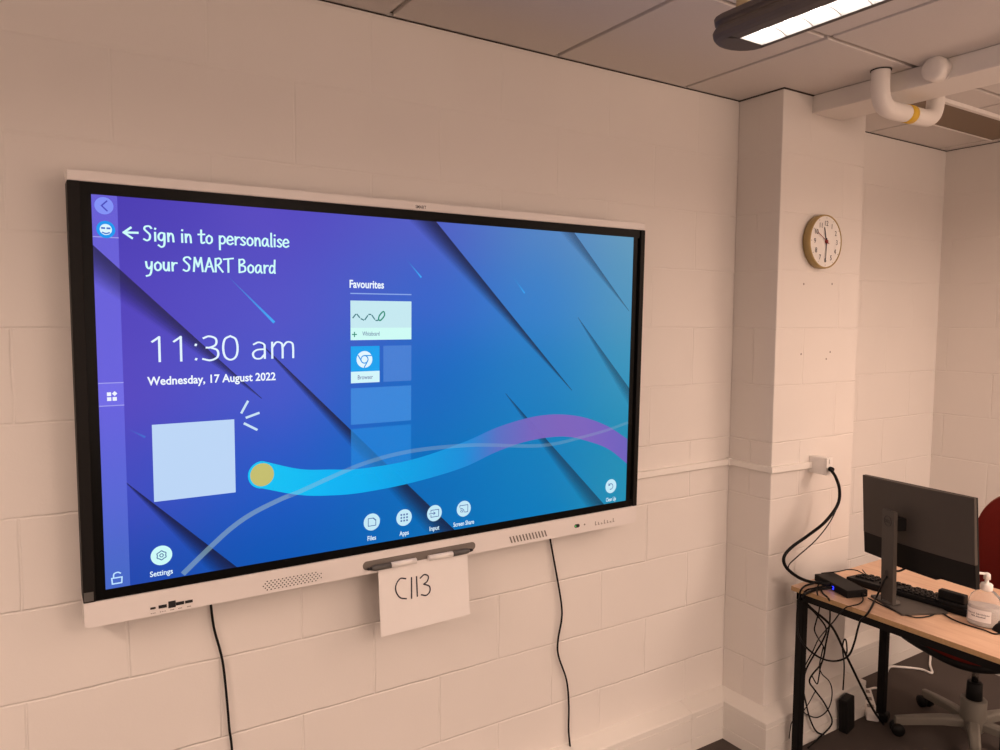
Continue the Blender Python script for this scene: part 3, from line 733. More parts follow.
CL = [[(0.785,-0.1092,0.9608),(0.7673,-0.1092,0.9641),(0.7537,-0.1092,0.9471),(0.7543,-0.1092,0.9259),(0.7671,-0.1092,0.9068),(0.7865,-0.1092,0.8999)], [(0.8039,-0.1092,0.9604),(0.8038,-0.1092,0.898)], [(0.8204,-0.1092,0.9604),(0.8226,-0.1092,0.9004)],
      [(0.8326,-0.1092,0.9536),(0.8459,-0.1092,0.9618),(0.8593,-0.1092,0.9548),(0.856,-0.1092,0.94),(0.8442,-0.1092,0.933)], [(0.8442,-0.1092,0.933),(0.8627,-0.1092,0.9233),(0.8644,-0.1092,0.9076),(0.8526,-0.1092,0.8975),(0.8358,-0.1092,0.9023)]]
for pl in CL:
    q = [(p[0], p[2]) for p in pl]; v2, f2 = strip(q, .0042)
    out = []
    for x, z in v2:
        s = (x-tl_.x)/(tr_.x-tl_.x); t = (tl_.z-z)/(tl_.z-bl_.z); y = pp(min(1, max(0, s)), min(1, max(0, t))).y
        out.append((x, y-.0009, z))
    b.add(out, f2)
b.build('lettering', M['ink'], pt, weld=False)

# power leads hanging behind the board
def cable(name, label, cat, pts, r=.003, m='cable', sub=6, group=None):
    o = MB().tube(pts, r, 8, sub=sub).build(name, M[m]); tag(o, label, cat, {'power_cable': 'power cables under the whiteboard', 'dock_cable': 'cables hanging from the docking station'}.get(name, group)); return o
lead1 = [(0.2552,-0.015,0.9988),(0.2569,-0.015,0.9545),(0.2632,-0.015,0.8924),(0.2774,-0.015,0.8279),(0.2844,-0.015,0.787),(0.2897,-0.015,0.7265),(0.2947,-0.015,0.6486),(0.2977,-0.015,0.5965),(0.3031,-0.015,0.5375)]
lead1 += [(lead1[-1][0]+.006, -.015, .35), (lead1[-1][0]+.003, -.018, .187)]
cable('power_cable', 'thin black cable hanging below the left half of the whiteboard', 'cable', lead1, .0034)
lead2 = [(1.3785,-0.015,1.0028),(1.3857,-0.015,0.9555),(1.416,-0.015,0.8212),(1.4375,-0.015,0.7154),(1.4384,-0.015,0.6604),(1.4239,-0.015,0.5904),(1.427,-0.015,0.5309),(1.4645,-0.015,0.4326),(1.4765,-0.015,0.3359),(1.4772,-0.015,0.2416),(1.4872,-0.015,0.1628)]
lead2 += [(lead2[-1][0]+.001, -.016, .187)] if lead2[-1][2] > .2 else []
cable('power_cable', 'thin black cable hanging below the right half of the whiteboard', 'cable', lead2, .0034)

# slim trunking and the socket at its end
t = thing('cable_trunking', 'slim white cable trunking from behind the whiteboard round the column', 'cable trunking')
ZK = 1.146
def trunk_seg(p, q):
    b = MB(); a = Vector(p); c = Vector(q); d = (c-a).normalized(); n = Vector((d.y, -d.x, 0))
    b.prism([a+n*0+Vector((0,0,-.0125)), a+n*.014+Vector((0,0,-.0125)), a+n*.016+Vector((0,0,-.0105)), a+n*.016+Vector((0,0,.0105)), a+n*.014+Vector((0,0,.0125)), a+Vector((0,0,.0125))], c-a)
    return b
trunk_seg((1.60, 0, ZK-.006), (XC, 0, ZK)).build('trunking_length', M['trunk'], t)
trunk_seg((XC, -.0, ZK), (XC, PY0, ZK)).build('trunking_length', M['trunk'], t)
trunk_seg((XC-.016, PY0, ZK), (2.552, PY0, ZK-.004)).build('trunking_length', M['trunk'], t)
MB().box((XC-.02, -.02, ZK-.015), (XC, 0, ZK+.017)).build('corner_cover', M['trunk'], t, bevel=.002)
t = thing('wall_socket', 'white wall socket box on the column at the end of the trunking', 'wall socket', (2.567, PY0, 1.146))
MB().box((-.019, 0, -.035), (.019, -.074, .035)).build('back_box', M['white'], t, bevel=.003)
MB().box((-.0195, -.0745, -.0355), (.0195, -.082, .0355)).build('face_plate', M['white'], t, bevel=.002)
MB().box((-.006, -.082, .012), (.006, -.086, .030)).build('switch', M['white'], t, bevel=.001)
lead = [(2.566, -.296, 1.137)]+[(2.5337,-0.318,1.1422)]+[(2.5741,-0.315,1.1072),(2.6039,-0.315,1.051),(2.5945,-0.315,0.9909)]+[(2.5157,-0.315,0.9326),(2.4094,-0.315,0.8942),(2.3126,-0.315,0.8641),(2.2664,-0.315,0.8327),(2.2806,-0.315,0.7914)]+[(2.3288,-0.33,0.7499),(2.4049,-0.33,0.7161)]+[(2.3963,-0.3831,0.728),(2.4193,-0.4099,0.728)]
t = thing('power_lead', 'thick black lead curving from the wall socket down to the desk', 'cable')
MB().tube(lead, .0062, 10).build('flex', M['cable'], t)
MB().lathe([(.009, 0), (.010, .004), (.009, .012), (.007, .018)], (0,0,0), 20, M4=Matrix.Translation((2.566, PY0-.082, 1.137)) @ Matrix.Rotation(PI/2, 4, 'X')).build('plug', M['black'], t)
thin = [(2.6043,-0.312,1.0136),(2.5904,-0.312,0.9704),(2.5409,-0.312,0.9161),(2.4599,-0.312,0.8637),(2.3498,-0.312,0.8178),(2.3025,-0.312,0.7945),(2.3099,-0.312,0.7696)]+[(2.3474,-0.33,0.7446),(2.4246,-0.33,0.7024)]
cable('data_cable', 'thin black cable running inside the curve of the thick socket lead', 'cable', thin, .0022)

# ================================================================== wall clock
t = thing('wall_clock', 'round wall clock with a mustard rim on the column', 'clock', (2.558, PY0, 2.043))
t.scale = (.935, .8, .945)
RC = Matrix.Rotation(PI/2, 4, 'X')
MB().lathe([(.1, 0), (.112, .004), (.1135, .030), (.112, .042), (.108, .0445), (.1065, .0435), (.1055, .040)], (0,0,0), 56, M4=RC).build('rim', M['brass'], t)
MB().lathe([(.1055, .0405), (.0, .0412)], (0,0,0), 48, M4=RC, smooth=False).build('face', M['clock'], t)
for h in range(1, 13):
    vs, fs = text_mesh(str(h), .0); xa = min(p[0] for p in vs); xb = max(p[0] for p in vs); a = math.radians(90-30*h); k = .030
    MB().add([(.076*math.cos(a)+(p[0]-(xa+xb)/2)*k, -.0422, .076*math.sin(a)+(p[1]-.35)*k) for p in vs], fs).build('numeral', M['ink'], t, weld=False)
for q in range(12):
    a = math.radians(30*q); d = Vector((math.cos(a), 0, math.sin(a))); n = Vector((-d.z, 0, d.x)); o_ = Vector((0, -.0422, 0))
    MB().add([d*.096+n*.0010+o_, d*.101+n*.0010+o_, d*.101-n*.0010+o_, d*.096-n*.0010+o_], [(0, 1, 2, 3)]).build('dial_mark', M['ink'], t, weld=False)
def handp(name, ang, L_, w, back, m, y):
    a = math.radians(90-ang); d = Vector((math.cos(a), 0, math.sin(a))); n = Vector((-d.z, 0, d.x))
    MB().prism([d*-back+n*w/2+Vector((0,y,0)), d*-back-n*w/2+Vector((0,y,0)), d*L_-n*w*.3+Vector((0,y,0)), d*L_+n*w*.3+Vector((0,y,0))], (0, -.0012, 0)).build(name, m, t)
handp('hour_hand', 346, .060, .007, .012, M['ink'], -.0432)
handp('minute_hand', 182, .084, .005, .014, M['ink'], -.0450)
handp('second_hand', 299, .072, .003, .018, M['red_dark'], -.0468)
MB().lathe([(.0075, .042), (.0075, .0495), (.0, .0505)], (0,0,0), 16, M4=RC).build('hub', M['red_dark'], t)

# ================================================================== desk
DX0, DX1, DY0, DY1, DZ = 2.334, 2.985, -.302, -1.55, .705
desk = thing('desk', 'beech-topped desk on a black steel frame beside the column', 'desk')
b = MB(); b.box((DX0, DY1, DZ-.019), (DX1, DY0, DZ))
b.m = [0, 0, 1, 1, 1, 1]
b.m = [1, 0, 1, 1, 1, 1]
b.build('desk_top', [M['wood'], M['ply']], desk, bevel=.0012, seg=1)
fx0, fx1, fy0, fy1 = DX0+.018, DX1-.018, DY0-.012, DY1+.012
for a, c in (((fx0, fy1, DZ-.053), (fx0+.03, fy0, DZ-.019)), ((fx1-.03, fy1, DZ-.053), (fx1, fy0, DZ-.019)), ((fx0, fy0-.03, DZ-.0525), (fx1, fy0, DZ-.0195)), ((fx0, fy1, DZ-.0525), (fx1, fy1+.03, DZ-.0195))):
    MB().box(a, c).build('frame_rail', M['blacksteel'], desk, bevel=.002)
for lx_, ly_ in ((fx0, fy0-.032), (fx1-.032, fy0-.032), (fx0, -1.04-.032), (fx1-.032, -1.04-.032)):
    lg_ = MB().box((lx_, ly_, .012), (lx_+.032, ly_+.032, DZ-.054)).build('leg', M['blacksteel'], desk, bevel=.004)
    MB().box((lx_-.001, ly_-.001, 0), (lx_+.033, ly_+.033, .014)).build('foot_cap', M['black'], lg_, bevel=.002)

# ================================================================== monitor
def frame(origin, yaw, tilt=0, roll=0):
    """x axis = along the screen toward -y side, y = facing direction reversed..., built as local (s, n, up)"""
    n = Vector((math.cos(yaw), math.sin(yaw), 0)); s = Vector((math.sin(yaw), -math.cos(yaw), 0))
    up = Vector((-math.sin(tilt)*n.x, -math.sin(tilt)*n.y, math.cos(tilt))); n2 = s.cross(up)*-1
    n2 = up.cross(s) if up.cross(s).dot(n) > 0 else s.cross(up)
    s2 = s*math.cos(roll)+up*math.sin(roll); u2 = up*math.cos(roll)-s*math.sin(roll)
    m = Matrix((s2, n2, u2)).transposed().to_4x4(); m.translation = Vector(origin); return m
mon = thing('monitor', 'black-backed flat monitor seen from behind on a stand', 'monitor', (2.50, -.64, DZ))
inv = Matrix.Translation((-2.50, .64, -DZ))
FM = inv @ frame((2.504, -.675, 1.0), -.291, .043, .045)
Wm, Hm, SPL = .488, .3, .080
# shallow curved back shell (upper part)
b = MB(); NXm = 14
def shell(b, z0, z1, d0, d1, wide=0):
    vs = []
    for i in range(NXm+1):
        s = -1+2*i/NXm; bulge = .012*(1-s*s)
        for z, d in ((z0, d0), (z1, d1)): vs.append(((Wm/2+wide)*s, -.004-bulge-d, z))
        for z, d in ((z0, d0), (z1, d1)): vs.append(((Wm/2+wide)*s, .006, z))
    fs = []
    for i in range(NXm):
        a = i*4; c = a+4
        fs += [(a, c, c+1, a+1), (a+2, a+3, c+3, c+2), (a+1, c+1, c+3, a+3), (a, a+2, c+2, c)]
    e = NXm*4; fs += [(0, 1, 3, 2), (e, e+2, e+3, e+1)]
    b.add(vs, fs, None, False, None, FM)
shell(b, -Hm/2+SPL, Hm/2, .003, 0)
b.build('back_shell', M['monitor'], mon, bevel=.0015)
b = MB(); shell(b, -Hm/2, -Hm/2+SPL, .001, .0015)
# lower edge with the stepped chin
b.prism([(-.12, -.018, -Hm/2+.002), (.12, -.018, -Hm/2+.002), (.10, -.018, -Hm/2-.008), (-.10, -.018, -Hm/2-.008)], (0, .022, 0), None, FM)
b.build('lower_band', M['monitor_low'], mon, bevel=.0012)
MB().box((-Wm/2, .006, -Hm/2), (Wm/2, .012, Hm/2), None, FM).build('front_frame', M['black'], mon, bevel=.001)
MB().box((-Wm/2+.006, .012, -Hm/2+.018), (Wm/2-.006, .0125, Hm/2-.006), None, FM).build('display_panel', M['lcd_off'], mon)
# stand
SM = inv @ frame((2.462, -.613, DZ), -.40, .03, 0)
b = MB()
w2, hgt = .0315, .345; hc, hr = .118, .0125
outl = [(p[0], p[1]+hgt/2+.004) for p in rounded(2*w2, hgt, .008, 4)]
i0 = max(range(len(outl)), key=lambda i: outl[i][0]*3-abs(outl[i][1]-hc)*.0)
i0 = 27 if len(outl) > 27 else len(outl)-1
hole = [(hr*math.cos(-2*PI*k/20), hc+hr*math.sin(-2*PI*k/20)) for k in range(21)]
loop = [(w2, hc)]+hole+[(w2, hc)]
# right edge passes (w2, hc): outline starts at the upper right corner and runs counter-clockwise back to it
loop2 = outl+loop
b.prism([(x, -.006, z) for x, z in loop2], (0, .014, 0), None, SM)
b.build('stand_column', M['monitor2'], mon)
MB().tube([(.0185*math.cos(2*PI*k/32), -.0066, .310+.0185*math.sin(2*PI*k/32)) for k in range(33)], .0009, 6, smooth_path=False, M4=SM).build('logo_ring', M['dark'], mon)
vs, fs = text_mesh('DELL', .02); xm = max(p[0] for p in vs)
MB().add([(-.0150+p[0]*.030/xm, -.0072, .3045+p[1]*.0150) for p in vs], fs, 0, False, None, SM).build('logo_lettering', M['dark'], mon, weld=False)
MB().box((-.022, .008, .275), (.022, .055, .320), None, SM).build('hinge_block', M['black'], mon, bevel=.004)
b = MB(); b.prism([(x, .083+y, .0) for x, y in rounded(.185, .175, .006, 4)], (0, 0, .008), None, inv @ frame((2.447, -.617, DZ), -.456))
b.build('stand_base', M['monitor2'], mon, bevel=.001)
MB().lathe([(.030, .008), (.030, .014), (.022, .018)], (0,0,0), 24, M4=SM @ Matrix.Translation((0, .012, 0))).build('swivel_collar', M['monitor2'], mon)

# ================================================================== things on the desk
t = thing('docking_station', 'flat black docking station with a blue light near the desk corner', 'docking station', (2.462, -.425, DZ), math.atan2(-.172, -.064)+PI)
MB().box((-.098, -.044, .002), (.098, .044, .030)).build('body', M['black'], t, bevel=.004)
MB().box((-.09, -.038, 0), (.09, .038, .003)).build('base_pad', M['dark'], t)
MB().box((-.022, .0438, .008), (-.013, .0452, .020)).build('status_light', M['led'], t)
MB().box((-.0985, -.034, .011), (-.0978, -.026, .017)).build('port', M['chrome'], t)
t.rotation_euler[2] = math.atan2(.172, .064)
# keyboard
kb = thing('keyboard', 'black full-size keyboard lying behind the monitor stand', 'keyboard', (2.632, -.612, DZ), math.atan2(.44, -.04))
b = MB(); b.prism([(-.222, y, z) for y, z in ((-.068, .0), (-.068, .010), (-.03, .016), (.05, .024), (.068, .026), (.070, .018), (.068, .0))], (.444, 0, 0)); b.build('body', M['black'], kb, bevel=.003)
key0 = None
rows = [(-.052, [(-.205, .018), (-.184, .018), (-.163, .018), (-.1, .09), (-.037, .018), (-.016, .018), (.005, .018)]+[(.04+.019*i, .016) for i in range(3)]+[(.125, .036), (.158, .016), (.18, .016)])]
for r in range(1, 5): rows.append((-.052+.0195*r, [(-.207+.0192*i+.004*(r % 3), .0165) for i in range(13)]+([(.066+.019*i, .0165) for i in range(3)] if r != 2 else [])+[(.139+.0192*i, .0165) for i in range(4)]))
rows.append((.052, [(-.207, .0165)]+[(-.170+.0196*i, .0165) for i in range(11)]))
km = {}
for y, ks in rows:
    for x, w in ks:
        w = round(w, 4)
        if w not in km:
            bb = MB(); hw = w/2; bb.add([(-hw, -.0083, 0), (hw, -.0083, 0), (hw, .0083, 0), (-hw, .0083, 0), (-hw+.002, -.0055, .007), (hw-.002, -.0055, .007), (hw-.002, .0065, .007), (-hw+.002, .0065, .007)], [(4, 5, 6, 7), (0, 1, 5, 4), (1, 2, 6, 5), (2, 3, 7, 6), (3, 0, 4, 7)])
            o = bb.build('key', M['black'], kb, weld=False); km[w] = o
        else:
            o = km[w].copy(); C.objects.link(o); o.parent = kb
        o.location = (x, y, .010+(y+.068)*.125); o.rotation_euler = (.11, 0, 0)
# dark block resting on the end of the keyboard
wc = thing('webcam', 'small black webcam-like block resting on the keyboard beside the hand gel', 'webcam', (2.606, -.765, DZ+.022), math.atan2(-.44, .02))
MB().box((-.045, -.018, .014), (.045, .012, .047)).build('body', M['black'], wc, bevel=.005)
MB().prism([(x, y-.01, .0) for x, y in rounded(.098, .05, .02, 5)], (0, 0, .016)).build('clip', M['black'], wc, bevel=.004)
MB().lathe([(.0, .004), (.009, .0035), (.0105, 0)][::-1], (0,0,0), 20, M4=Matrix.Translation((0, .012, .031)) @ Matrix.Rotation(-PI/2, 4, 'X')).build('lens', M['lcd_off'], wc)

# hand gel bottle
bt = thing('hand_sanitiser_bottle', 'clear pump bottle of hand sanitiser with a white label', 'hand sanitiser', (2.566, -.888, DZ), math.radians(200))
MB().lathe([(.040, .0), (.0455, .003), (.047, .012), (.046, .055), (.044, .085), (.038, .103), (.026, .117), (.0165, .124), (.0165, .130)], (0,0,0), 40, sx=.75, sy=1.12).build('bottle', M['bottle'], bt)
MB().lathe([(.038, .003), (.0438, .006), (.0452, .014), (.0442, .055), (.043, .070)], (0,0,0), 40, sx=.73, sy=1.10).build('gel', M['gel'], bt)
MB().lathe([(.0175, .122), (.0185, .124), (.0185, .142), (.016, .145), (.008, .146), (.006, .148), (.006, .163)], (0,0,0), 24).build('pump_collar', M['white'], bt)
b = MB().lathe([(.011, .160), (.010, .176), (.006, .181)], (0,0,0), 20)
b.tube([(0, 0, .1765), (.02, 0, .1785), (.038, 0, .1775), (.043, 0, .172)], .0045, 10)
o = b.build('pump_head', M['white'], bt); o.rotation_euler = (0, 0, math.radians(-60))
# label wrapped on the bottle toward the room
b = MB(); vs = []; na = 10
lab_a = [math.radians(-62+84*k/na) for k in range(na+1)]
for a in lab_a:
    for z in (.020, .060): vs.append((.0478*.76*math.cos(a), .0478*1.125*math.sin(a), z))
b.add(vs, [(2*k, 2*k+2, 2*k+3, 2*k+1) for k in range(na)], 0, True)
lb = b.build('label', M['label'], bt)
def lab(txt, zc, h, a0, a1, bold, name):
    vs, fs = text_mesh(txt, bold); xm = max(p[0] for p in vs); out = []
    for p in vs:
        a = math.radians(a0+(a1-a0)*p[0]/xm); out.append((.0484*.76*math.cos(a), .0484*1.127*math.sin(a), zc+p[1]*h))
    MB().add(out, fs).build(name, M['ink'], lb, weld=False)
lab('Hand Sanitiser', .043, .008, -58, 18, .01, 'lettering')
lab('70% Alcohol', .034, .007, -44, 4, .03, 'lettering')

ms = thing('computer_mouse', 'black computer mouse at the near edge of the desk', 'mouse', (2.566, -.966, DZ), math.radians(100))
b = MB(); prm = []
for i in range(9):
    ph = PI/2*i/8; prm.append((math.cos(ph), math.sin(ph)))
b.lathe([(c, s) for c, s in prm[:-1]]+[(0.0001, 1)], (0,0,0), 28, M4=Matrix.Diagonal((.052, .030, .034, 1))); b.build('shell', M['black'], ms)
MB().lathe([(.004, -.003), (.006, 0), (.004, .003)], (0,0,0), 14, M4=Matrix.Translation((.030, 0, .0275)) @ Matrix.Rotation(PI/2, 4, 'X')).build('scroll_wheel', M['grey'], ms)

# ------------------------------------------------ cables on and under the desk
Z5 = .7085
cable('monitor_cable', 'black cable from the monitor stand hole looping down past the desk front', 'cable',
      [(2.495,-0.6538,0.8475),(2.495,-0.6292,0.8294)]+[(2.462,-0.6185,0.8321),(2.462,-0.6082,0.8144)]+[(2.43,-0.6094,0.7911)]+[(2.4721,-0.5617,0.712),(2.3115,-0.6284,0.712)]+[(2.322,-0.5977,0.6738),(2.322,-0.5879,0.6412),(2.322,-0.5771,0.5858),(2.322,-0.5584,0.5306),(2.322,-0.5208,0.4952),(2.322,-0.4774,0.4778),(2.322,-0.432,0.4771),(2.322,-0.3846,0.4937),(2.322,-0.3529,0.5249),(2.322,-0.342,0.5762)]+[(2.326,-0.3392,0.6295),(2.326,-0.3462,0.6712)]+[(2.2962,-0.3702,0.712),(2.3578,-0.3459,0.712)]+[(2.386,-0.3604,0.721),(2.4307,-0.3685,0.721)], .0036)
cable('mouse_cable', 'thin black cable running along the front of the monitor base to the mouse', 'cable',
      [(2.4557,-0.5409,0.7085),(2.437,-0.5979,0.7085),(2.4221,-0.6544,0.7085),(2.415,-0.6976,0.7085),(2.4272,-0.7361,0.7085),(2.4793,-0.7528,0.7085),(2.5416,-0.7546,0.7085),(2.5175,-0.8069,0.7085),(2.5091,-0.8563,0.7085),(2.5123,-0.911,0.7085),(2.5115,-0.9477,0.7085)]+[(2.575, -.955, .7085)], .0024)
cable('keyboard_cable', 'thin black cable arching over the back of the docking station', 'cable',
      [(2.50, -.318, .728)]+[(2.5305,-0.3697,0.745),(2.5865,-0.3763,0.745),(2.606,-0.4022,0.745)]+[(2.6061,-0.4399,0.738)]+[(2.66, -.392, .735)], .0022)
cable('dock_cable', 'short black cable from the docking station over the desk edge, hanging farthest right', 'cable',
      [(2.4455,-0.5232,0.72)]+[(2.4147,-0.5465,0.711),(2.3656,-0.5615,0.711),(2.3231,-0.5575,0.711),(2.2946,-0.5564,0.711)]+[(2.326,-0.5146,0.6699)]+[(2.326,-0.4923,0.6322),(2.326,-0.4618,0.5872)]+[(2.5285,-0.296,0.44),(2.4951,-0.296,0.398),(2.4433,-0.296,0.3445),(2.4176,-0.296,0.2934),(2.4118,-0.296,0.2289),(2.4406,-0.296,0.1711),(2.4813,-0.296,0.1385),(2.5422,-0.296,0.1103),(2.6023,-0.296,0.1164),(2.6342,-0.296,0.1503),(2.6378,-0.296,0.2009),(2.6144,-0.296,0.2457),(2.5645,-0.296,0.2885),(2.5454,-0.296,0.3271),(2.556,-0.296,0.3707),(2.5671,-0.296,0.4059)], .0024)
cable('dock_cable', 'black cable dropping from the docking station in a narrow zigzag', 'cable',
      [(2.4467,-0.362,0.72),(2.4035,-0.3743,0.72)]+[(2.3747,-0.3859,0.7095),(2.3249,-0.4223,0.7095)]+[(2.5256,-0.298,0.5991),(2.5246,-0.298,0.5621),(2.5076,-0.298,0.5202),(2.4997,-0.298,0.4889),(2.525,-0.298,0.4499),(2.568,-0.298,0.398),(2.5673,-0.298,0.3561),(2.5494,-0.298,0.3227),(2.5417,-0.298,0.2868),(2.5303,-0.298,0.2561),(2.4949,-0.298,0.2989)], .0026)
cable('dock_cable', 'black cable crossing itself and ending low beside the near desk leg', 'cable',
      [(2.4366,-0.3817,0.72)]+[(2.3975,-0.3874,0.7095),(2.3518,-0.4268,0.7095),(2.316,-0.4755,0.7095)]+[(2.6001,-0.297,0.5502),(2.6008,-0.297,0.4869),(2.5818,-0.297,0.4154),(2.5597,-0.297,0.3407),(2.4961,-0.297,0.3023),(2.4814,-0.297,0.277),(2.513,-0.297,0.2392),(2.5771,-0.297,0.171),(2.6216,-0.297,0.1113),(2.6448,-0.297,0.07),(2.6328,-0.297,0.0433)]+[(2.586,-0.2841,0.008),(2.4727,-0.3075,0.008)], .0034)
cable('dock_cable', 'black cable hanging down close behind the near desk leg', 'cable',
      [(2.4266,-0.4012,0.72),(2.4003,-0.3977,0.72)]+[(2.3777,-0.3753,0.7095),(2.3247,-0.3737,0.7095)]+[(2.4072,-0.296,0.6386),(2.4409,-0.296,0.6034),(2.5016,-0.296,0.558),(2.5793,-0.296,0.4787),(2.5621,-0.296,0.4322),(2.5058,-0.296,0.3829),(2.4569,-0.296,0.3328),(2.4413,-0.296,0.2706),(2.4651,-0.296,0.1933),(2.4956,-0.296,0.1175),(2.539,-0.296,0.0538)]+[(2.6201,-0.2796,0.004)], .0034)
cable('taut_cable', 'thick taut black cable slanting from the desk corner to the floor', 'cable',
      [(2.4068,-0.4268,0.722),(2.3776,-0.4213,0.722)]+[(2.3562,-0.3901,0.7105),(2.2947,-0.3949,0.7105),(2.267,-0.4018,0.7105)]+[(2.4266,-0.294,0.626),(2.4839,-0.294,0.5775)]+[(2.6139,-0.3,0.4767),(2.7204,-0.3,0.3323)]+[(2.8065,-0.32,0.1834)]+[(2.8437,-0.36,0.0811)]+[(2.9083,-0.367,0.008)], .0050)
cable('floor_cable', 'thin black cable lying on the floor by the near desk leg', 'cable',
      [(2.5222,-0.3,0.2339),(2.4665,-0.3,0.1822),(2.4228,-0.3,0.1614)]+[(2.3592,-0.31,0.1517),(2.3486,-0.31,0.118)]+[(2.4297,-0.2457,0.003),(2.3732,-0.2687,0.003)], .002)

# power brick standing against the skirting
pb = thing('power_brick', 'black power adapter brick leaning on the skirting under the desk', 'power adapter', (2.744, -.304, .0), math.radians(8))
bm_ = Matrix.Rotation(math.radians(-6), 4, 'Y')
MB().box((-.037, -.018, .003), (.037, .020, .150), None, bm_).build('body', M['black'], pb, bevel=.006)
bc = [(2.7094,-0.3,0.1834),(2.7117,-0.3,0.2522),(2.7082,-0.3,0.3051),(2.6933,-0.3,0.369),(2.7016,-0.3,0.4014),(2.716,-0.3,0.396),(2.726,-0.3,0.3526),(2.7204,-0.3,0.3323)]
cable('adapter_cable', 'thin black cable rising from the top of the power brick', 'cable', bc, .003)
# white extension strip with a black plug
ps = thing('extension_strip', 'narrow white multi-socket strip on the floor behind the far desk leg', 'extension strip', (3.0, -.245, 0), math.atan2(-.15, -.19))
MB().box((-.125, -.024, 0), (.125, .024, .032)).build('body', M['white'], ps, bevel=.004)
for k in range(3):
    MB().box((-.09+.07*k-.015, -.014, .032), (-.09+.07*k+.015, .014, .0328)).build('outlet', M['print_grey'], ps)
cable('white_cable', 'white cable wandering over the carpet behind the desk', 'cable',
      [(3.1, -.165, .02)]+[(3.1421,-0.1552,0.006),(3.184,-0.1644,0.006),(3.2116,-0.1871,0.006),(3.2739,-0.1629,0.006),(3.367,-0.1137,0.006),(3.4544,-0.0809,0.006),(3.4973,-0.1074,0.006),(3.5378,-0.1452,0.006),(3.5642,-0.1804,0.006),(3.5688,-0.2265,0.006),(3.6482,-0.1753,0.006),(3.7543,-0.1224,0.006)], .0055, 'white')
pl = thing('power_plug', 'black plug on the floor beside the white extension strip', 'plug', (2.955, -.335, 0), .3)
MB().box((-.026, -.024, 0), (.026, .024, .036)).build('body', M['black'], pl, bevel=.007)
MB().tube([(.02, 0, .02), (.05, .01, .02), (.085, .04, .012), (.10, .06, .006)], .004, 8).build('flex', M['cable'], pl)

# ================================================================== office chair
CX, CY = 3.10, -.63
ch = thing('office_chair', 'red office chair on a grey five-star base tucked behind the desk', 'office chair', (CX, CY, 0))
ROT = Matrix.Rotation(math.radians(160), 4, 'Z')
b = MB(); NS = 40
def superell(a, bb, z, n=3.2):
    out = []
    for k in range(NS):
        t = 2*PI*k/NS; c, s = math.cos(t), math.sin(t)
        out.append((a*math.copysign(abs(c)**(2/n), c), bb*math.copysign(abs(s)**(2/n), s), z))
    return out
def loft(b, rings, M4, smooth=True):
    vs = [p for r in rings for p in r]
    fs = [(i*NS+k, i*NS+(k+1) % NS, (i+1)*NS+(k+1) % NS, (i+1)*NS+k) for i in range(len(rings)-1) for k in range(NS)]
    fs += [tuple(range(NS))[::-1], tuple((len(rings)-1)*NS+k for k in range(NS))]
    b.add(vs, fs, None, smooth, None, M4)
SMt = ROT @ Matrix.Translation((.03, 0, .048))
loft(b, [superell(.20, .20, .362), superell(.232, .235, .378), superell(.236, .24, .40), superell(.22, .225, .428), superell(.17, .17, .437)], SMt)
b.build('seat', M['red'], ch)
b = MB(); loft(b, [superell(.12, .12, .335), superell(.205, .205, .348), superell(.233, .236, .366), superell(.238, .242, .392)], SMt); b.build('seat_pan', M['black'], ch)
BMt = ROT @ Matrix.Translation((-.235, 0, .765)) @ Matrix.Rotation(math.radians(-7), 4, 'Y') @ Matrix.Rotation(PI/2, 4, 'Y')
def dish(rings):
    return [[(x, y, z+.9*y*y) for x, y, z in r] for r in rings]
b = MB(); loft(b, dish([superell(.21, .18, -.03, 2.6), superell(.245, .222, -.022, 2.6), superell(.252, .23, -.0, 2.6), superell(.245, .222, .016, 2.6), superell(.20, .18, .026, 2.6), superell(.1, .1, .03, 2.6)]), BMt); b.build('backrest', M['red'], ch)
b = MB(); b.tube([(x, y, z+.9*y*y) for x, y, z in superell(.253, .231, -.006, 2.6)]+[(.253, 0, -.006)], .005, 8, sub=2, M4=BMt); b.build('piping', M['red_edge'], ch)
MB().tube([(-.05, 0, .375), (-.2, 0, .375), (-.285, 0, .40), (-.30, 0, .50), (-.285, 0, .66)], .016, 10, M4=ROT).build('back_bar', M['black'], ch)
MB().lathe([(.0125, .24), (.0125, .39)], (0,0,0), 20).build('gas_lift_rod', M['chrome'], ch)
MB().lathe([(.030, .165), (.029, .255), (.024, .258)], (0,0,0), 24).build('gas_lift_sleeve', M['black'], ch)
MB().lathe([(.040, .055), (.047, .065), (.0475, .185), (.044, .188), (.031, .186)], (0,0,0), 28).build('hub', M['chairgrey'], ch)
MB().tube([(.05, -.06, .375), (.03, -.17, .370), (.02, -.20, .365)], .006, 8, M4=Matrix.Rotation(math.radians(80), 4, 'Z')).build('height_lever', M['red_dark'], ch)
arm0 = None; cast0 = None
A0 = math.radians(136)
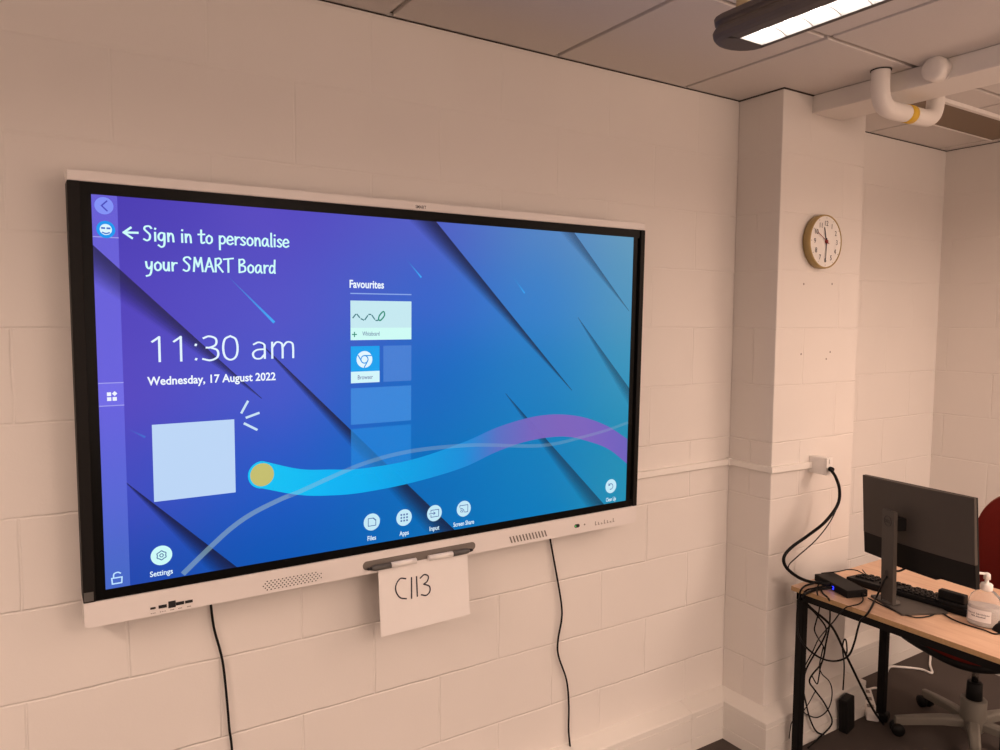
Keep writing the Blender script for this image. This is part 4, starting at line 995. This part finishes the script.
for k in range(5):
    a = A0-2*PI*k/5
    if arm0 is None:
        b = MB(); pr = [(.035, .105, .022), (.12, .103, .021), (.22, .090, .018), (.295, .078, .013)]
        vs = []
        for x, z, hw in pr: vs += [(x, -hw, z-.036), (x, hw, z-.036), (x, hw, z-.006), (x, hw*.6, z), (x, -hw*.6, z), (x, -hw, z-.006)]
        fs = []
        for i in range(len(pr)-1):
            for q in range(6): fs.append((i*6+q, i*6+(q+1) % 6, (i+1)*6+(q+1) % 6, (i+1)*6+q))
        fs += [tuple(range(6))[::-1], tuple(range(18, 24))]
        b.add(vs, fs); arm = b.build('base_arm', M['chairgrey'], ch, bevel=.003)
        b = MB()
        for sy in (-1, 1): b.lathe([(.0, sy*.006), (.024, sy*.006), (.0265, sy*.012), (.0245, sy*.026), (.0, sy*.0275)], (0,0,0), 22, M4=Matrix.Translation((.285, 0, .0265)) @ Matrix.Rotation(PI/2, 4, 'X'))
        b.lathe([(.006, .03), (.006, .052)], (.275, 0, 0), 10)
        cast = b.build('castor', M['black'], ch); arm0 = arm; cast0 = cast
    else:
        arm = arm0.copy(); cast = cast0.copy()
        for o in (arm, cast): C.objects.link(o); o.parent = ch
    arm.rotation_euler = (0, 0, a); cast.rotation_euler = (0, 0, a)

# ================================================================== light
def area(name, loc, sx, sy, power, col_=(1, .78, .62), rot=(0, 0, 0), spread=180):
    l = bpy.data.lights.new(name, 'AREA'); l.shape = 'RECTANGLE'; l.size = sx; l.size_y = sy; l.energy = power; l.color = col_; l.spread = math.radians(spread)
    o = bpy.data.objects.new(name, l); C.objects.link(o); o.location = loc; o.rotation_euler = rot; return o
WARM = (1.0, .736, .592)
0 and area('lamp_tube_light', (LX+.024, (iy0+iy1)/2, LZ+.027), .05, iy0-iy1-.02, 10, WARM)
area('room_light_left', (-1.25, -1.7, 2.3), .10, 1.4, 33, WARM)
area('room_light_middle', (1.1, -3.2, 2.3), .12, 1.2, 20, WARM)
area('room_light_right', (3.2, -2.3, 2.3), .12, 2.0, 37, WARM)
area('room_light_rear_left', (-.2, -4.2, 2.3), 1.6, .12, 20, WARM)
area('room_light_rear_right', (2.2, -4.2, 2.3), 1.6, .12, 44, WARM)
area('added_wall_fill', (1.4, -5.1, 1.3), 4.0, 1.4, 36, WARM, (PI/2, 0, 0))  # wide fill added at the unseen front wall to even out walls and ceiling
# the pendants also throw some light up at the ceiling
for n_, p_, sx_, sy_, e_ in (('uplight_left', (-1.25, -2.0, 2.2), .1, 1.4, 16), ('uplight_middle', (1.1, -3.2, 2.2), .1, 1.2, 20), ('uplight_right', (3.0, -2.6, 2.2), .1, 1.8, 17), ('uplight_rear', (.8, -4.2, 2.2), 1.6, .12, 24)):
    area(n_, p_, sx_, sy_, e_, WARM, (PI, 0, 0))
area('pendant_uplight', (LX, -1.7, LZ+.06), .05, 1.1, 2.2, WARM, (PI, 0, 0))
w = bpy.data.worlds.new('room'); bpy.context.scene.world = w; w.use_nodes = True
w.node_tree.nodes['Background'].inputs['Color'].default_value = (.3, .25, .2, 1); w.node_tree.nodes['Background'].inputs['Strength'].default_value = .1

# ================================================================== camera
cd = bpy.data.cameras.new('camera'); cam = bpy.data.objects.new('camera', cd); C.objects.link(cam)
cd.sensor_width = 36; cd.lens = 36*746.87/1000; cd.clip_start = .02
mr = Matrix([[0.843108, -0.537706, 0.006382], [0.034389, 0.065758, 0.997243], [-0.536643, -0.840564, 0.073932]]).transposed().to_4x4(); mr.translation = Vector((-0.1434, -2.0753, 1.7256))
cam.matrix_world = mr
sc = bpy.context.scene; sc.camera = cam
sc.view_settings.view_transform = 'Standard'; sc.view_settings.look = 'None'; sc.view_settings.exposure = 0; sc.view_settings.gamma = 1
